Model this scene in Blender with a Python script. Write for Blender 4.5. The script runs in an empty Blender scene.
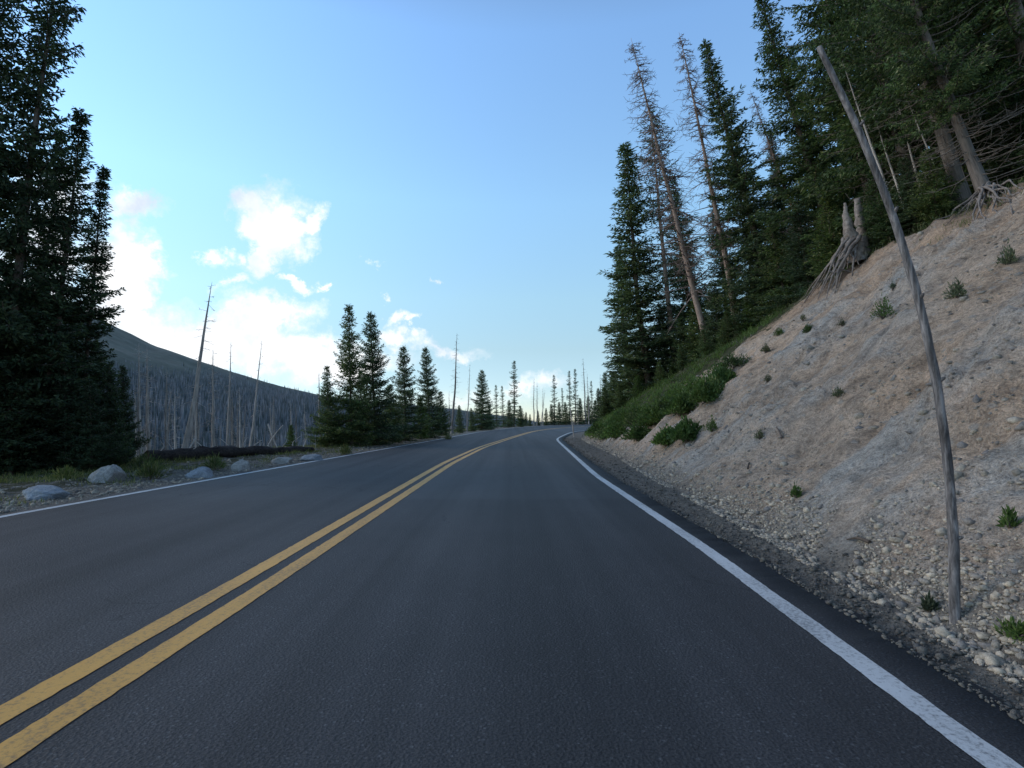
import bpy, math, random
import numpy as np
from mathutils import Vector, Matrix, Quaternion

PI = math.pi
random.seed(7)
S = bpy.context.scene
COL = S.collection

# ------------------------------------------------------------------ camera
F = 540.0; HC = 1.3
PITCH = math.atan(36.0 / F)
cp, sp = math.cos(PITCH), math.sin(PITCH)
cam_d = bpy.data.cameras.new('camera'); cam = bpy.data.objects.new('camera', cam_d); COL.objects.link(cam)
cam_d.sensor_width = 36.0; cam_d.lens = 36.0 * F / 1024.0
cam_d.clip_start = 0.05; cam_d.clip_end = 12000
cam.location = (0, 0, HC); cam.rotation_euler = (PI / 2 + PITCH, 0, 0)
S.camera = cam

def ray(px, py):
    u = (px - 512) / F; v = (384 - py) / F
    return np.array([u, cp - v * sp, sp + v * cp])
def gpt(px, py):
    d = ray(px, py); t = -HC / d[2]
    return (d[0] * t, d[1] * t)
def at(px, py, Y):
    d = ray(px, py); t = Y / d[1]
    return Vector((d[0] * t, Y, HC + d[2] * t))

# ------------------------------------------------------------------ noise
_rs = np.random.RandomState(3)
_P = _rs.permutation(256); _P = np.concatenate([_P, _P, _P])
_G = _rs.uniform(0, 2 * PI, 256); _GX = np.cos(_G); _GY = np.sin(_G)
def perlin(x, y):
    x = np.asarray(x, float); y = np.asarray(y, float)
    xi = np.floor(x).astype(int); yi = np.floor(y).astype(int)
    xf = x - xi; yf = y - yi; xi &= 255; yi &= 255
    u = xf * xf * xf * (xf * (xf * 6 - 15) + 10); v = yf * yf * yf * (yf * (yf * 6 - 15) + 10)
    def g(i, j, a, b):
        h = _P[_P[i] + j]; return _GX[h] * a + _GY[h] * b
    n00 = g(xi, yi, xf, yf); n10 = g(xi + 1, yi, xf - 1, yf)
    n01 = g(xi, yi + 1, xf, yf - 1); n11 = g(xi + 1, yi + 1, xf - 1, yf - 1)
    a = n00 + u * (n10 - n00); b = n01 + u * (n11 - n01)
    return (a + v * (b - a)) * 1.5
def fbm(x, y, o=4, r=0.5):
    s = 0; a = 1.0; f = 1.0
    for i in range(o):
        s = s + a * perlin(x * f + 13.7 * i, y * f + 7.1 * i); a *= r; f *= 2.03
    return s

# ------------------------------------------------------------------ curves of the road
def curve(pts, tail=()):
    g = sorted([(gpt(*p)[1], gpt(*p)[0]) for p in pts]) + list(tail)
    ys = np.array([a for a, b in g]); xs = np.array([b for a, b in g])
    ly = np.linspace(math.log(1.5), math.log(420), 900)
    v = np.interp(np.exp(ly), ys, xs)
    k = np.exp(-np.linspace(-2, 2, 61) ** 2); k /= k.sum()
    vp = np.concatenate([np.full(30, v[0]), v, np.full(30, v[-1])])
    vs = np.convolve(vp, k, 'valid')
    return np.exp(ly), vs
_XR = curve([(985, 755), (850, 655), (700, 545), (596, 475.5), (560, 443), (556, 439)],
            [(47, 4.5), (58, 6.3), (66, 8.6), (74, 12), (85, 18), (100, 30), (200, 130), (420, 330)])
_XL = curve([(0, 517), (200, 481.5), (370, 451.5), (430, 441), (479, 432)],
            [(100, 1.6), (128, 9.2), (150, 17), (175, 32), (205, 62), (420, 290)])
_YC = curve([(0, 735), (250, 585), (448, 463)],
            [(26, -1.45), (41, .05), (60, 2.1), (75, 4.6), (95, 9.5), (115, 17), (135, 28), (200, 90), (420, 305)])
def XR(y): return np.interp(y, *_XR)
def XL(y): return np.interp(y, *_XL)
def YC(y): return np.interp(y, *_YC)
def toe(y): return XR(y) + 0.42 + np.interp(y, [0, 3, 9, 20, 60], [.35, .45, .75, 1.3, 1.6])
def hcrest(y): return np.interp(y, [-50, 15, 22.5, 28, 32, 38, 45, 60, 100, 400], [7.4, 7.3, 6.1, 4.5, 3.2, 2.0, 1.4, 1.1, 1.0, 1.0])
def sstep(a, b, x):
    t = np.clip((x - a) / (b - a), 0, 1); return t * t * (3 - 2 * t)

def rockmask(x, y):
    w_ = .8 * fbm(x * .5 + 3, y * .5, 2)
    return sstep(.02, .38, fbm((x + w_) * .16 + 11, (y + .35 * x + w_) * .55, 3) + .12)
def H(x, y):
    x = np.asarray(x, float); y = np.asarray(y, float)
    tx = toe(y); hc = hcrest(y) * (1 + .07 * perlin(y * .25, 3.3)) 
    d = x - tx
    sl = .80 + .06 * perlin(y * .13, 9.1)
    a = sl * d; b = hc + .33 * (d - hc / sl)
    k = .5
    h = np.clip(.5 + .5 * (b - a) / k, 0, 1)
    z = b * (1 - h) + a * h - k * h * (1 - h)
    z = np.where(d > 0, z, 0)
    z = np.where(d > 40, np.minimum(z, 16), z)
    m = sstep(-.2, 1.2, d)
    gul = perlin(y * .9 - d * .35, d * .28 + 2)
    z = z + m * (.22 * fbm(x * .55, y * .55, 3) + .16 * gul * sstep(.8, 2.5, d) * (1 - sstep(7, 9, d)))
    near = 1 - sstep(35, 70, np.abs(y))
    rid = 1 - 2 * np.abs(perlin(x * 3.1 + y * .8, y * 3.1 - x * .6))
    z = z + m * near * (.055 * fbm(x * 3.3, y * 3.3, 3) + .045 * rid * np.clip(perlin(x * .8 + 5, y * .8) + .25, 0, 1))
    rk = rockmask(x, y) * sstep(.8, 2.0, d) * near
    z = z + m * rk * (.07 * (1 - 2 * np.abs(perlin(x * 1.7 + 2, y * 1.5))) + .06 * (1 - 2 * np.abs(perlin(x * 4.1, y * 3.7 + 1))) + .04 * np.abs(perlin(x * 9, y * 8.5)))
    wv = 1.2 * perlin(x * .4, y * .4 + 8)
    run = perlin(y * 2.3 + wv, x * .32 + 4); z = z + m * near * sstep(.6, 1.6, d) * (1 - sstep(7, 9, d)) * .07 * np.minimum(run * 2, .35)
    # left side : verge, then the drop to the valley
    dl = (XL(y) - .25) - x
    edge = 6.5 + 2.2 * perlin(y * .12, 1.7) + np.interp(y, [0, 14, 24, 60, 90], [3.5, 1.5, -1.0, -1, 4])
    dd = np.clip(dl - edge, 0, None)
    zl = -.02 * np.clip(dl, 0, 8) - .36 * dd * sstep(0, 4, dd)
    zl = np.maximum(zl, -45 - .002 * np.clip(dl, 0, 2000)) 
    zl = zl + sstep(.3, 1.5, dl) * (.07 * fbm(x * .7, y * .7, 3) + near * .02 * fbm(x * 4, y * 4, 2)) + sstep(.5, 3, dl) * .07
    zl = zl + sstep(20, 60, dd) * 2.0 * fbm(x * .03, y * .03, 3)
    ml = dl > 0
    z = np.where(ml, zl - .015, z)
    inside = (~ml) & (x < XR(y) + .55)
    z = np.where(inside, -.05, z)
    sh = sstep(.55, .75, x - XR(y)) * (d <= .6)
    z = np.where((~ml) & ~inside & (d <= 0), -.05 + .03 * sh, z)
    z = z + np.where((~ml) & ~inside, .02 * perlin(x * 5, y * 5) * (1 - m), 0)
    far = sstep(260, 700, y)
    z = z * (1 - far) + far * np.minimum(z, -20)
    return z

def hz(x, y): return float(H(np.array([x]), np.array([y]))[0])
def base_pt(px, Y):
    z = 0.0
    for _ in range(6):
        dep = Y * cp + (z - HC) * sp
        X = (px - 512) / F * dep
        z = hz(X, Y)
    return Vector((X, Y, z))
def hit(px, py, tmin=1.5):
    d = ray(px, py); ts = np.exp(np.linspace(math.log(tmin), math.log(140), 2500))
    X = d[0] * ts; Y = d[1] * ts; Z = HC + d[2] * ts
    k = np.nonzero(Z < H(X, Y))[0]
    i = k[0] if len(k) else len(ts) - 1
    return Vector((X[i], Y[i], float(H(X[i:i + 1], Y[i:i + 1])[0])))

def rim(px, py, ymax=26.0):
    for k in range(60):
        p = hit(px, py + k)
        if p.y < ymax: return p
    return p

# ------------------------------------------------------------------ materials
def nt(name):
    m = bpy.data.materials.new(name); m.use_nodes = True
    N = m.node_tree.nodes; L = m.node_tree.links
    return m, N, L, N['Principled BSDF']
def node(N, t, **kw):
    n = N.new(t)
    for k, v in kw.items():
        if k.startswith('i_'):
            n.inputs[int(k[2:]) if k[2:].isdigit() else k[2:]].default_value = v
        else: setattr(n, k, v)
    return n
def noise(N, L, vec, scale, detail=4, rough=.55, dist=0):
    n = N.new('ShaderNodeTexNoise'); n.inputs['Scale'].default_value = scale; n.inputs['Detail'].default_value = detail
    n.inputs['Roughness'].default_value = rough; n.inputs['Distortion'].default_value = dist
    if vec is not None: L.new(vec, n.inputs['Vector'])
    return n.outputs['Fac']
def ramp(N, L, fac, stops, interp='LINEAR'):
    r = N.new('ShaderNodeValToRGB'); e = r.color_ramp.elements; r.color_ramp.interpolation = interp
    while len(e) < len(stops): e.new(.5)
    for q, (p, c) in zip(e, stops):
        q.position = p; q.color = (c, c, c, 1) if isinstance(c, (int, float)) else (*c, 1)
    L.new(fac, r.inputs[0]); return r.outputs[0]
def mix(N, L, f, a, b, mode='MIX'):
    m = N.new('ShaderNodeMix'); m.data_type = 'RGBA'; m.blend_type = mode
    for s, v in ((m.inputs[0], f), (m.inputs[6], a), (m.inputs[7], b)):
        if isinstance(v, (int, float)): s.default_value = v
        elif isinstance(v, tuple): s.default_value = (*v, 1)
        else: L.new(v, s)
    return m.outputs[2]
def mth(N, L, op, a, b=0.0, c=None):
    m = N.new('ShaderNodeMath'); m.operation = op
    for s, v in zip(m.inputs, (a, b, c)):
        if v is None: continue
        if isinstance(v, (int, float)): s.default_value = v
        else: L.new(v, s)
    return m.outputs[0]
def bump(N, L, bsdf, h, strength, dist):
    b = N.new('ShaderNodeBump'); b.inputs['Strength'].default_value = strength; b.inputs['Distance'].default_value = dist
    L.new(h, b.inputs['Height']); L.new(b.outputs[0], bsdf.inputs['Normal'])
def pos(N): return N.new('ShaderNodeNewGeometry').outputs['Position']
def mapping(N, L, vec, sc, rot=(0, 0, 0)):
    m = N.new('ShaderNodeMapping'); m.inputs['Scale'].default_value = sc; m.inputs['Rotation'].default_value = rot
    L.new(vec, m.inputs['Vector']); return m.outputs[0]
def attr(N, name):
    a = N.new('ShaderNodeAttribute'); a.attribute_name = name; return a.outputs['Fac']

# asphalt ---------------------------------------------------------
def mat_asphalt():
    m, N, L, B = nt('asphalt')
    P = pos(N)
    big = noise(N, L, mapping(N, L, P, (.9, .06, 1)), 1.0, 4)
    c = ramp(N, L, big, [(.25, (.029, .029, .032)), (.75, (.058, .0565, .060))])
    blo = noise(N, L, P, .7, 5, .6)
    c = mix(N, L, .5, c, ramp(N, L, blo, [(.3, .72), (.7, 1.2)]), 'MULTIPLY')
    fine = noise(N, L, P, 95, 3, .7)
    c = mix(N, L, 1.0, c, ramp(N, L, fine, [(.33, .35), (.52, 1.0), (.66, 1.6), (.78, 3.6)]), 'MULTIPLY')
    sp_ = N.new('ShaderNodeTexVoronoi'); sp_.inputs['Scale'].default_value = 60; L.new(P, sp_.inputs['Vector'])
    hsv = N.new('ShaderNodeSeparateColor'); L.new(sp_.outputs['Color'], hsv.inputs[0])
    spk = mth(N, L, 'MULTIPLY', mth(N, L, 'GREATER_THAN', hsv.outputs[0], .93), mth(N, L, 'LESS_THAN', sp_.outputs['Distance'], .45))
    c = mix(N, L, mth(N, L, 'MULTIPLY', spk, .32), c, (.16, .165, .175))
    # older, paler surface farther up the right lane and worn wheel tracks
    lane = attr(N, 'lane'); along = attr(N, 'along')
    old = mth(N, L, 'MULTIPLY', ramp(N, L, mth(N, L, 'DIVIDE', along, 40.0), [(.222, 0.0), (.228, .75), (1.0, 1.0)]),
              ramp(N, L, lane, [(.0, .35), (.02, .9)]))
    c = mix(N, L, mth(N, L, 'MULTIPLY', old, .42), c, (.085, .086, .092))
    trk = noise(N, L, mapping(N, L, P, (1.5, .02, 1)), 1.0, 3, .6)
    c = mix(N, L, .65, c, ramp(N, L, trk, [(.38, .62), (.62, 1.35)]), 'MULTIPLY')
    # hairline cracks
    v = N.new('ShaderNodeTexVoronoi'); v.feature = 'DISTANCE_TO_EDGE'; v.inputs['Scale'].default_value = .33
    nz = N.new('ShaderNodeTexNoise'); nz.inputs['Scale'].default_value = 1.6; nz.inputs['Detail'].default_value = 5; L.new(P, nz.inputs['Vector'])
    vv = N.new('ShaderNodeVectorMath'); vv.operation = 'MULTIPLY_ADD'; L.new(nz.outputs['Color'], vv.inputs[0]); vv.inputs[1].default_value = (1.3, 1.3, 0); L.new(P, vv.inputs[2])
    L.new(vv.outputs[0], v.inputs['Vector'])
    crk = mth(N, L, 'MULTIPLY', mth(N, L, 'LESS_THAN', v.outputs['Distance'], .006), mth(N, L, 'GREATER_THAN', noise(N, L, P, .25, 2), .54))
    c = mix(N, L, mth(N, L, 'MULTIPLY', crk, .5), c, (.014, .014, .016))
    L.new(c, B.inputs['Base Color']); B.inputs['Roughness'].default_value = .72; B.inputs['Specular IOR Level'].default_value = .35
    bump(N, L, B, mth(N, L, 'ADD', fine, mth(N, L, 'MULTIPLY', sp_.outputs['Distance'], .8)), .8, .006)
    return m
def mat_paint(name, col, worn=.35):
    m, N, L, B = nt(name); P = pos(N)
    w = noise(N, L, P, 38, 5, .75); w2 = noise(N, L, mapping(N, L, P, (3, .6, 1)), 1.5, 4, .6)
    c = mix(N, L, ramp(N, L, w2, [(.3, 0.0), (.75, .55)]), col, tuple(q * .62 for q in col))
    f = mth(N, L, 'ADD', mth(N, L, 'MULTIPLY', w, 1.0), mth(N, L, 'MULTIPLY', w2, .35))
    c = mix(N, L, ramp(N, L, f, [(.68, 0.0), (.84, worn)]), c, (.05, .05, .055))
    L.new(c, B.inputs['Base Color']); B.inputs['Roughness'].default_value = .6
    bump(N, L, B, noise(N, L, P, 95, 3, .7), .5, .004)
    return m
def mat_ground():
    m, N, L, B = nt('ground'); P = pos(N)
    n1 = noise(N, L, P, .35, 6, .6, .4); n2 = noise(N, L, P, 2.2, 8, .68, .3); n3 = noise(N, L, P, 18, 5, .7); n4 = noise(N, L, mapping(N, L, P, (.5, 1.1, .5), (0, 0, .4)), .9, 6, .65, .6)
    dirt = ramp(N, L, n1, [(.3, (.47, .325, .225)), (.5, (.54, .395, .285)), (.72, (.48, .38, .30))])
    dirt = mix(N, L, mth(N, L, 'MULTIPLY', attr(N, 'rocky'), ramp(N, L, n4, [(.38, .10), (.60, .75)])), dirt, (.44, .425, .395))
    dirt = mix(N, L, mth(N, L, 'MULTIPLY', attr(N, 'rim'), .45), dirt, (.52, .325, .205))
    dirt = mix(N, L, ramp(N, L, noise(N, L, P, 1.1, 5, .6, .8), [(.55, 0.0), (.68, .3)]), dirt, (.40, .25, .155))
    dirt = mix(N, L, 1.0, dirt, ramp(N, L, n2, [(.30, .45), (.5, 1.0), (.70, 1.28)]), 'MULTIPLY')
    dirt = mix(N, L, .85, dirt, ramp(N, L, n3, [(.3, .5), (.5, 1.0), (.7, 1.35)]), 'MULTIPLY')
    n5 = noise(N, L, P, 55, 4, .75)
    dirt = mix(N, L, .8, dirt, ramp(N, L, n5, [(.34, .5), (.5, 1.0), (.66, 1.4)]), 'MULTIPLY')
    vo = N.new('ShaderNodeTexVoronoi'); vo.inputs['Scale'].default_value = 7; vo.inputs['Randomness'].default_value = 1
    L.new(mapping(N, L, P, (1, 1, 1.3)), vo.inputs['Vector'])
    sc_ = N.new('ShaderNodeSeparateColor'); L.new(vo.outputs['Color'], sc_.inputs[0])
    dirt = mix(N, L, mth(N, L, 'MULTIPLY', mth(N, L, 'GREATER_THAN', sc_.outputs[0], .8), ramp(N, L, vo.outputs['Distance'], [(.25, .5), (.45, 0.0)])), dirt, (.36, .35, .33))
    veg = ramp(N, L, n2, [(.3, (.035, .034, .02)), (.5, (.055, .062, .028)), (.68, (.10, .085, .05))])
    gr = ramp(N, L, n3, [(.3, (.10, .09, .08)), (.5, (.20, .18, .155)), (.7, (.31, .285, .25))])
    duff_and_shade = ramp(N, L, n2, [(.3, (.022, .019, .014)), (.7, (.06, .048, .034))])
    c = mix(N, L, attr(N, 'gravel'), dirt, gr)
    vf = mth(N, L, 'ADD', attr(N, 'veg'), mth(N, L, 'MULTIPLY', mth(N, L, 'SUBTRACT', n2, .5), 1.2))
    c = mix(N, L, ramp(N, L, vf, [(.42, 0.0), (.6, 1.0)]), c, veg)
    c = mix(N, L, attr(N, 'duff_and_shade'), c, duff_and_shade)
    L.new(c, B.inputs['Base Color']); B.inputs['Roughness'].default_value = .95; B.inputs['Specular IOR Level'].default_value = .15
    hgt = mth(N, L, 'ADD', mth(N, L, 'MULTIPLY', n2, 1.0), mth(N, L, 'ADD', mth(N, L, 'ADD', mth(N, L, 'MULTIPLY', n3, .30), mth(N, L, 'MULTIPLY', n5, .06)), mth(N, L, 'MULTIPLY', vo.outputs['Distance'], -.15)))
    bump(N, L, B, hgt, 1.0, .24)
    return m
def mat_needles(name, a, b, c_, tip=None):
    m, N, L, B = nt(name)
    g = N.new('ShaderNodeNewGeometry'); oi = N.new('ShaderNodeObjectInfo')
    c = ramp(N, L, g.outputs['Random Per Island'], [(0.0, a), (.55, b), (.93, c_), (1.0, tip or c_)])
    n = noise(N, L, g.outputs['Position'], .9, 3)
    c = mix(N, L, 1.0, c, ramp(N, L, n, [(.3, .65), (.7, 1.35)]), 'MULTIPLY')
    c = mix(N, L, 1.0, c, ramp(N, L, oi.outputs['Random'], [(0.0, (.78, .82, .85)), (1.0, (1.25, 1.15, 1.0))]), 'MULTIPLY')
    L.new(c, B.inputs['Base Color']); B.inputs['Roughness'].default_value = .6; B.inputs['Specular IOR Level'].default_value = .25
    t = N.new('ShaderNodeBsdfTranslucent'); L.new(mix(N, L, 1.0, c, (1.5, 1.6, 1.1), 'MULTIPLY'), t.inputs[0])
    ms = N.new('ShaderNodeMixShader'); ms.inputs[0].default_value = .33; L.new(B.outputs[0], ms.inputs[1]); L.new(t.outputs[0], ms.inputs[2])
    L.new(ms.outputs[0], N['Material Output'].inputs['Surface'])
    return m
def mat_wood(name, a, b, sc=(14, 14, 1.6), bs=.6):
    m, N, L, B = nt(name)
    tc = N.new('ShaderNodeTexCoord').outputs['Object']; oi = N.new('ShaderNodeObjectInfo')
    n = noise(N, L, mapping(N, L, tc, sc), 1.0, 6, .65, .5); n2 = noise(N, L, tc, 1.3, 3)
    c = ramp(N, L, n, [(.3, a), (.68, b)])
    c = mix(N, L, .7, c, ramp(N, L, n2, [(.3, .65), (.7, 1.25)]), 'MULTIPLY')
    c = mix(N, L, 1.0, c, ramp(N, L, oi.outputs['Random'], [(0.0, .82), (1.0, 1.18)]), 'MULTIPLY')
    L.new(c, B.inputs['Base Color']); B.inputs['Roughness'].default_value = .9; B.inputs['Specular IOR Level'].default_value = .2
    bump(N, L, B, n, bs, .03)
    return m
def mat_rock(name, a, b, isl=False):
    m, N, L, B = nt(name); P = pos(N)
    n = noise(N, L, P, 5, 7, .68); n2 = noise(N, L, P, 40, 4, .7)
    c = ramp(N, L, n, [(.3, a), (.7, b)])
    c = mix(N, L, .8, c, ramp(N, L, n2, [(.3, .65), (.7, 1.3)]), 'MULTIPLY')
    if isl:
        g = N.new('ShaderNodeNewGeometry')
        c = mix(N, L, 1.0, c, ramp(N, L, g.outputs['Random Per Island'], [(0.0, (.55, .56, .62)), (.5, (.95, .92, .86)), (1.0, (1.4, 1.32, 1.2))]), 'MULTIPLY')
    L.new(c, B.inputs['Base Color']); B.inputs['Roughness'].default_value = .9
    bump(N, L, B, mth(N, L, 'ADD', n, mth(N, L, 'MULTIPLY', n2, .2)), .7, .04)
    return m
def mat_mountain():
    m, N, L, B = nt('mountain'); P = pos(N)
    n = noise(N, L, P, .012, 8, .62); n2 = noise(N, L, P, .09, 6, .7)
    tun = ramp(N, L, n, [(.35, (.062, .070, .055)), (.55, (.088, .096, .078)), (.7, (.13, .125, .11))])
    tun = mix(N, L, .8, tun, ramp(N, L, n2, [(.3, .62), (.7, 1.3)]), 'MULTIPLY')
    fl = ramp(N, L, n2, [(.3, (.055, .062, .062)), (.7, (.11, .115, .11))])
    c = mix(N, L, attr(N, 'forest'), tun, fl)
    L.new(c, B.inputs['Base Color']); B.inputs['Roughness'].default_value = 1
    return m
def mat_farwood():
    m, N, L, B = nt('far_dead_wood'); g = N.new('ShaderNodeNewGeometry')
    c = ramp(N, L, g.outputs['Random Per Island'], [(0.0, (.05, .068, .06)), (.32, (.085, .10, .105)), (.55, (.135, .150, .165)), (.85, (.185, .195, .215)), (1.0, (.28, .275, .275))])
    L.new(c, B.inputs['Base Color']); B.inputs['Roughness'].default_value = 1
    return m
def mat_pole():
    m, N, L, B = nt('peeled_pole'); tc = N.new('ShaderNodeTexCoord').outputs['Object']
    n = noise(N, L, mapping(N, L, tc, (34, 34, 4.5)), 1.0, 6, .7, .25); n2 = noise(N, L, mapping(N, L, tc, (6, 6, 1.4)), 1.0, 3)
    c = ramp(N, L, n, [(.36, (.045, .038, .035)), (.5, (.16, .142, .135)), (.66, (.36, .325, .31))])
    c = mix(N, L, .8, c, ramp(N, L, n2, [(.35, .6), (.65, 1.2)]), 'MULTIPLY')
    L.new(c, B.inputs['Base Color']); B.inputs['Roughness'].default_value = .85
    bump(N, L, B, n, .5, .01); return m

M = dict(
    asphalt=mat_asphalt(), white=mat_paint('white_road_paint', (.60, .61, .62), .6), yellow=mat_paint('yellow_road_paint', (.72, .37, .07), .5),
    ground=mat_ground(),
    needle=mat_needles('spruce_needles', (.026, .046, .022), (.076, .118, .046), (.15, .20, .075), (.36, .34, .19)),
    needle_blue=mat_needles('fir_needles', (.026, .045, .027), (.070, .108, .058), (.14, .185, .095), (.32, .31, .20)),
    needle_fresh=mat_needles('young_needles', (.035, .065, .02), (.07, .12, .035), (.115, .17, .055)),
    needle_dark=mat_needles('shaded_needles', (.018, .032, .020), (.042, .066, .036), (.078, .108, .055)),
    rust=mat_needles('dry_needles', (.08, .055, .045), (.14, .095, .075), (.2, .14, .11)),
    leaf=mat_needles('shrub_leaves', (.045, .08, .022), (.085, .14, .04), (.13, .19, .06)),
    sage=mat_needles('sage_leaves', (.06, .075, .05), (.10, .12, .075), (.15, .17, .10)),
    grass=mat_needles('grass_blades', (.05, .075, .025), (.10, .125, .045), (.20, .19, .09), (.28, .25, .14)),
    bark=mat_wood('spruce_bark', (.075, .058, .047), (.20, .155, .125)),
    deadbark=mat_wood('dead_bark', (.19, .135, .11), (.46, .33, .26)),
    greywood=mat_wood('grey_dead_wood', (.30, .26, .23), (.66, .575, .51)), deadtwig=mat_wood('dead_twigs', (.16, .115, .10), (.36, .27, .235)), dullwood=mat_wood('dull_dead_wood', (.15, .125, .11), (.36, .31, .275)), brownbark=mat_wood('weathered_bark', (.10, .082, .07), (.27, .22, .185)),
    rootwood=mat_wood('root_wood', (.12, .098, .087), (.35, .29, .25), (9, 9, 9)),
    logbark=mat_wood('log_bark', (.022, .018, .017), (.085, .07, .065), (3, 12, 12)),
    rock=mat_rock('boulder_rock', (.20, .19, .18), (.42, .40, .38)), rockblue=mat_rock('blue_boulder_rock', (.17, .19, .215), (.36, .385, .42)),
    scree=mat_rock('scree_rock', (.20, .18, .155), (.38, .345, .30), True), toestone=mat_rock('toe_rock', (.27, .235, .195), (.50, .44, .37), True), crumble=mat_rock('asphalt_crumbs', (.06, .058, .056), (.20, .185, .165), True),
    mountain=mat_mountain(), farwood=mat_farwood(), pole=mat_pole())

# ------------------------------------------------------------------ mesh helpers
def mesh_np(name, V, Fq, mat, attrs=None, smooth=False):
    """V (n,3), Fq (m,k) with k 3 or 4"""
    V = np.asarray(V, dtype=np.float32); Fq = np.asarray(Fq, dtype=np.int32)
    me = bpy.data.meshes.new(name); n = len(V); m, k = Fq.shape
    me.vertices.add(n); me.vertices.foreach_set('co', V.ravel())
    me.loops.add(m * k); me.loops.foreach_set('vertex_index', Fq.ravel())
    me.polygons.add(m); me.polygons.foreach_set('loop_start', np.arange(0, m * k, k, dtype=np.int32))
    if smooth: me.polygons.foreach_set('use_smooth', np.ones(m, dtype=bool))
    me.update(calc_edges=True)
    if attrs:
        for a, v in attrs.items():
            at_ = me.attributes.new(a, 'FLOAT', 'POINT'); at_.data.foreach_set('value', np.asarray(v, dtype=np.float32))
    me.materials.append(mat)
    return me
def link(name, me, parent=None):
    o = bpy.data.objects.new(name, me); COL.objects.link(o)
    if parent: o.parent = parent
    return o
def tag(o, label=None, cat=None, group=None, kind=None):
    if label: o['label'] = label
    if cat: o['category'] = cat
    if group: o['group'] = group
    if kind: o['kind'] = kind
    return o
def tubes(paths, sides=6):
    """paths: list of (pts (n,3), radii (n)); returns V, quads"""
    Vs = []; Fs = []; off = 0
    for pts, rad in paths:
        pts = np.asarray(pts, float); rad = np.asarray(rad, float); n = len(pts)
        t = np.gradient(pts, axis=0); t /= np.linalg.norm(t, axis=1)[:, None] + 1e-9
        ref = np.array([0, 0, 1.0]) if abs(t[0][2]) < .8 else np.array([1.0, 0, 0])
        u = np.cross(t, ref); u /= np.linalg.norm(u, axis=1)[:, None] + 1e-9; w = np.cross(t, u)
        a = np.linspace(0, 2 * PI, sides, endpoint=False)
        ring = pts[:, None, :] + rad[:, None, None] * (np.cos(a)[None, :, None] * u[:, None, :] + np.sin(a)[None, :, None] * w[:, None, :])
        Vs.append(ring.reshape(-1, 3))
        i = np.arange(n - 1)[:, None] * sides; j = np.arange(sides)[None, :]; j2 = (j + 1) % sides
        q = np.stack([i + j, i + j2, i + sides + j2, i + sides + j], -1).reshape(-1, 4) + off
        Fs.append(q); off += n * sides
        # caps
        for e in (0, n - 1):
            base = off - n * sides + e * sides
            for kk in range(1, sides - 1, 2):
                Fs.append(np.array([[base, base + kk, base + kk + 1, base + min(kk + 2, sides - 1)]])) if kk + 2 <= sides - 1 else Fs.append(np.array([[base, base + kk, base + kk + 1, base + kk + 1]]))
    return np.concatenate(Vs), np.concatenate(Fs)
def clean(V, Fq):
    ok = (Fq[:, 2] != Fq[:, 3]); return V, Fq[ok]

def blades(rs, P, D, ln, wd):
    """rhombic blades: base P, direction D (unit-ish), length, width"""
    n = len(P); D = D / (np.linalg.norm(D, axis=1)[:, None] + 1e-9)
    r = rs.normal(size=(n, 3)); w = np.cross(D, r); w /= np.linalg.norm(w, axis=1)[:, None] + 1e-9
    L_ = np.broadcast_to(ln, (n,))[:, None]; W_ = np.broadcast_to(wd, (n,))[:, None]
    mid = P + D * L_ * .45
    V = np.stack([P, mid + w * W_ * .5, P + D * L_, mid - w * W_ * .5], 1).reshape(-1, 3)
    return V, np.arange(n * 4).reshape(-1, 4)

def trunk_path(rs, Ht, r0, bend=.012, n=14):
    t = np.linspace(0, 1, n); w = np.cumsum(rs.normal(0, bend, (n, 2)), 0) * Ht * .12
    w -= w[0]; w *= (1 - t)[:, None] * 2
    pts = np.c_[w, t * Ht]; rad = r0 * ((1 - t) ** .85 * .93 + .035) * (1 + .45 * np.exp(-t * 40))
    pts[0, 2] = -.45
    return pts, rad

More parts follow.
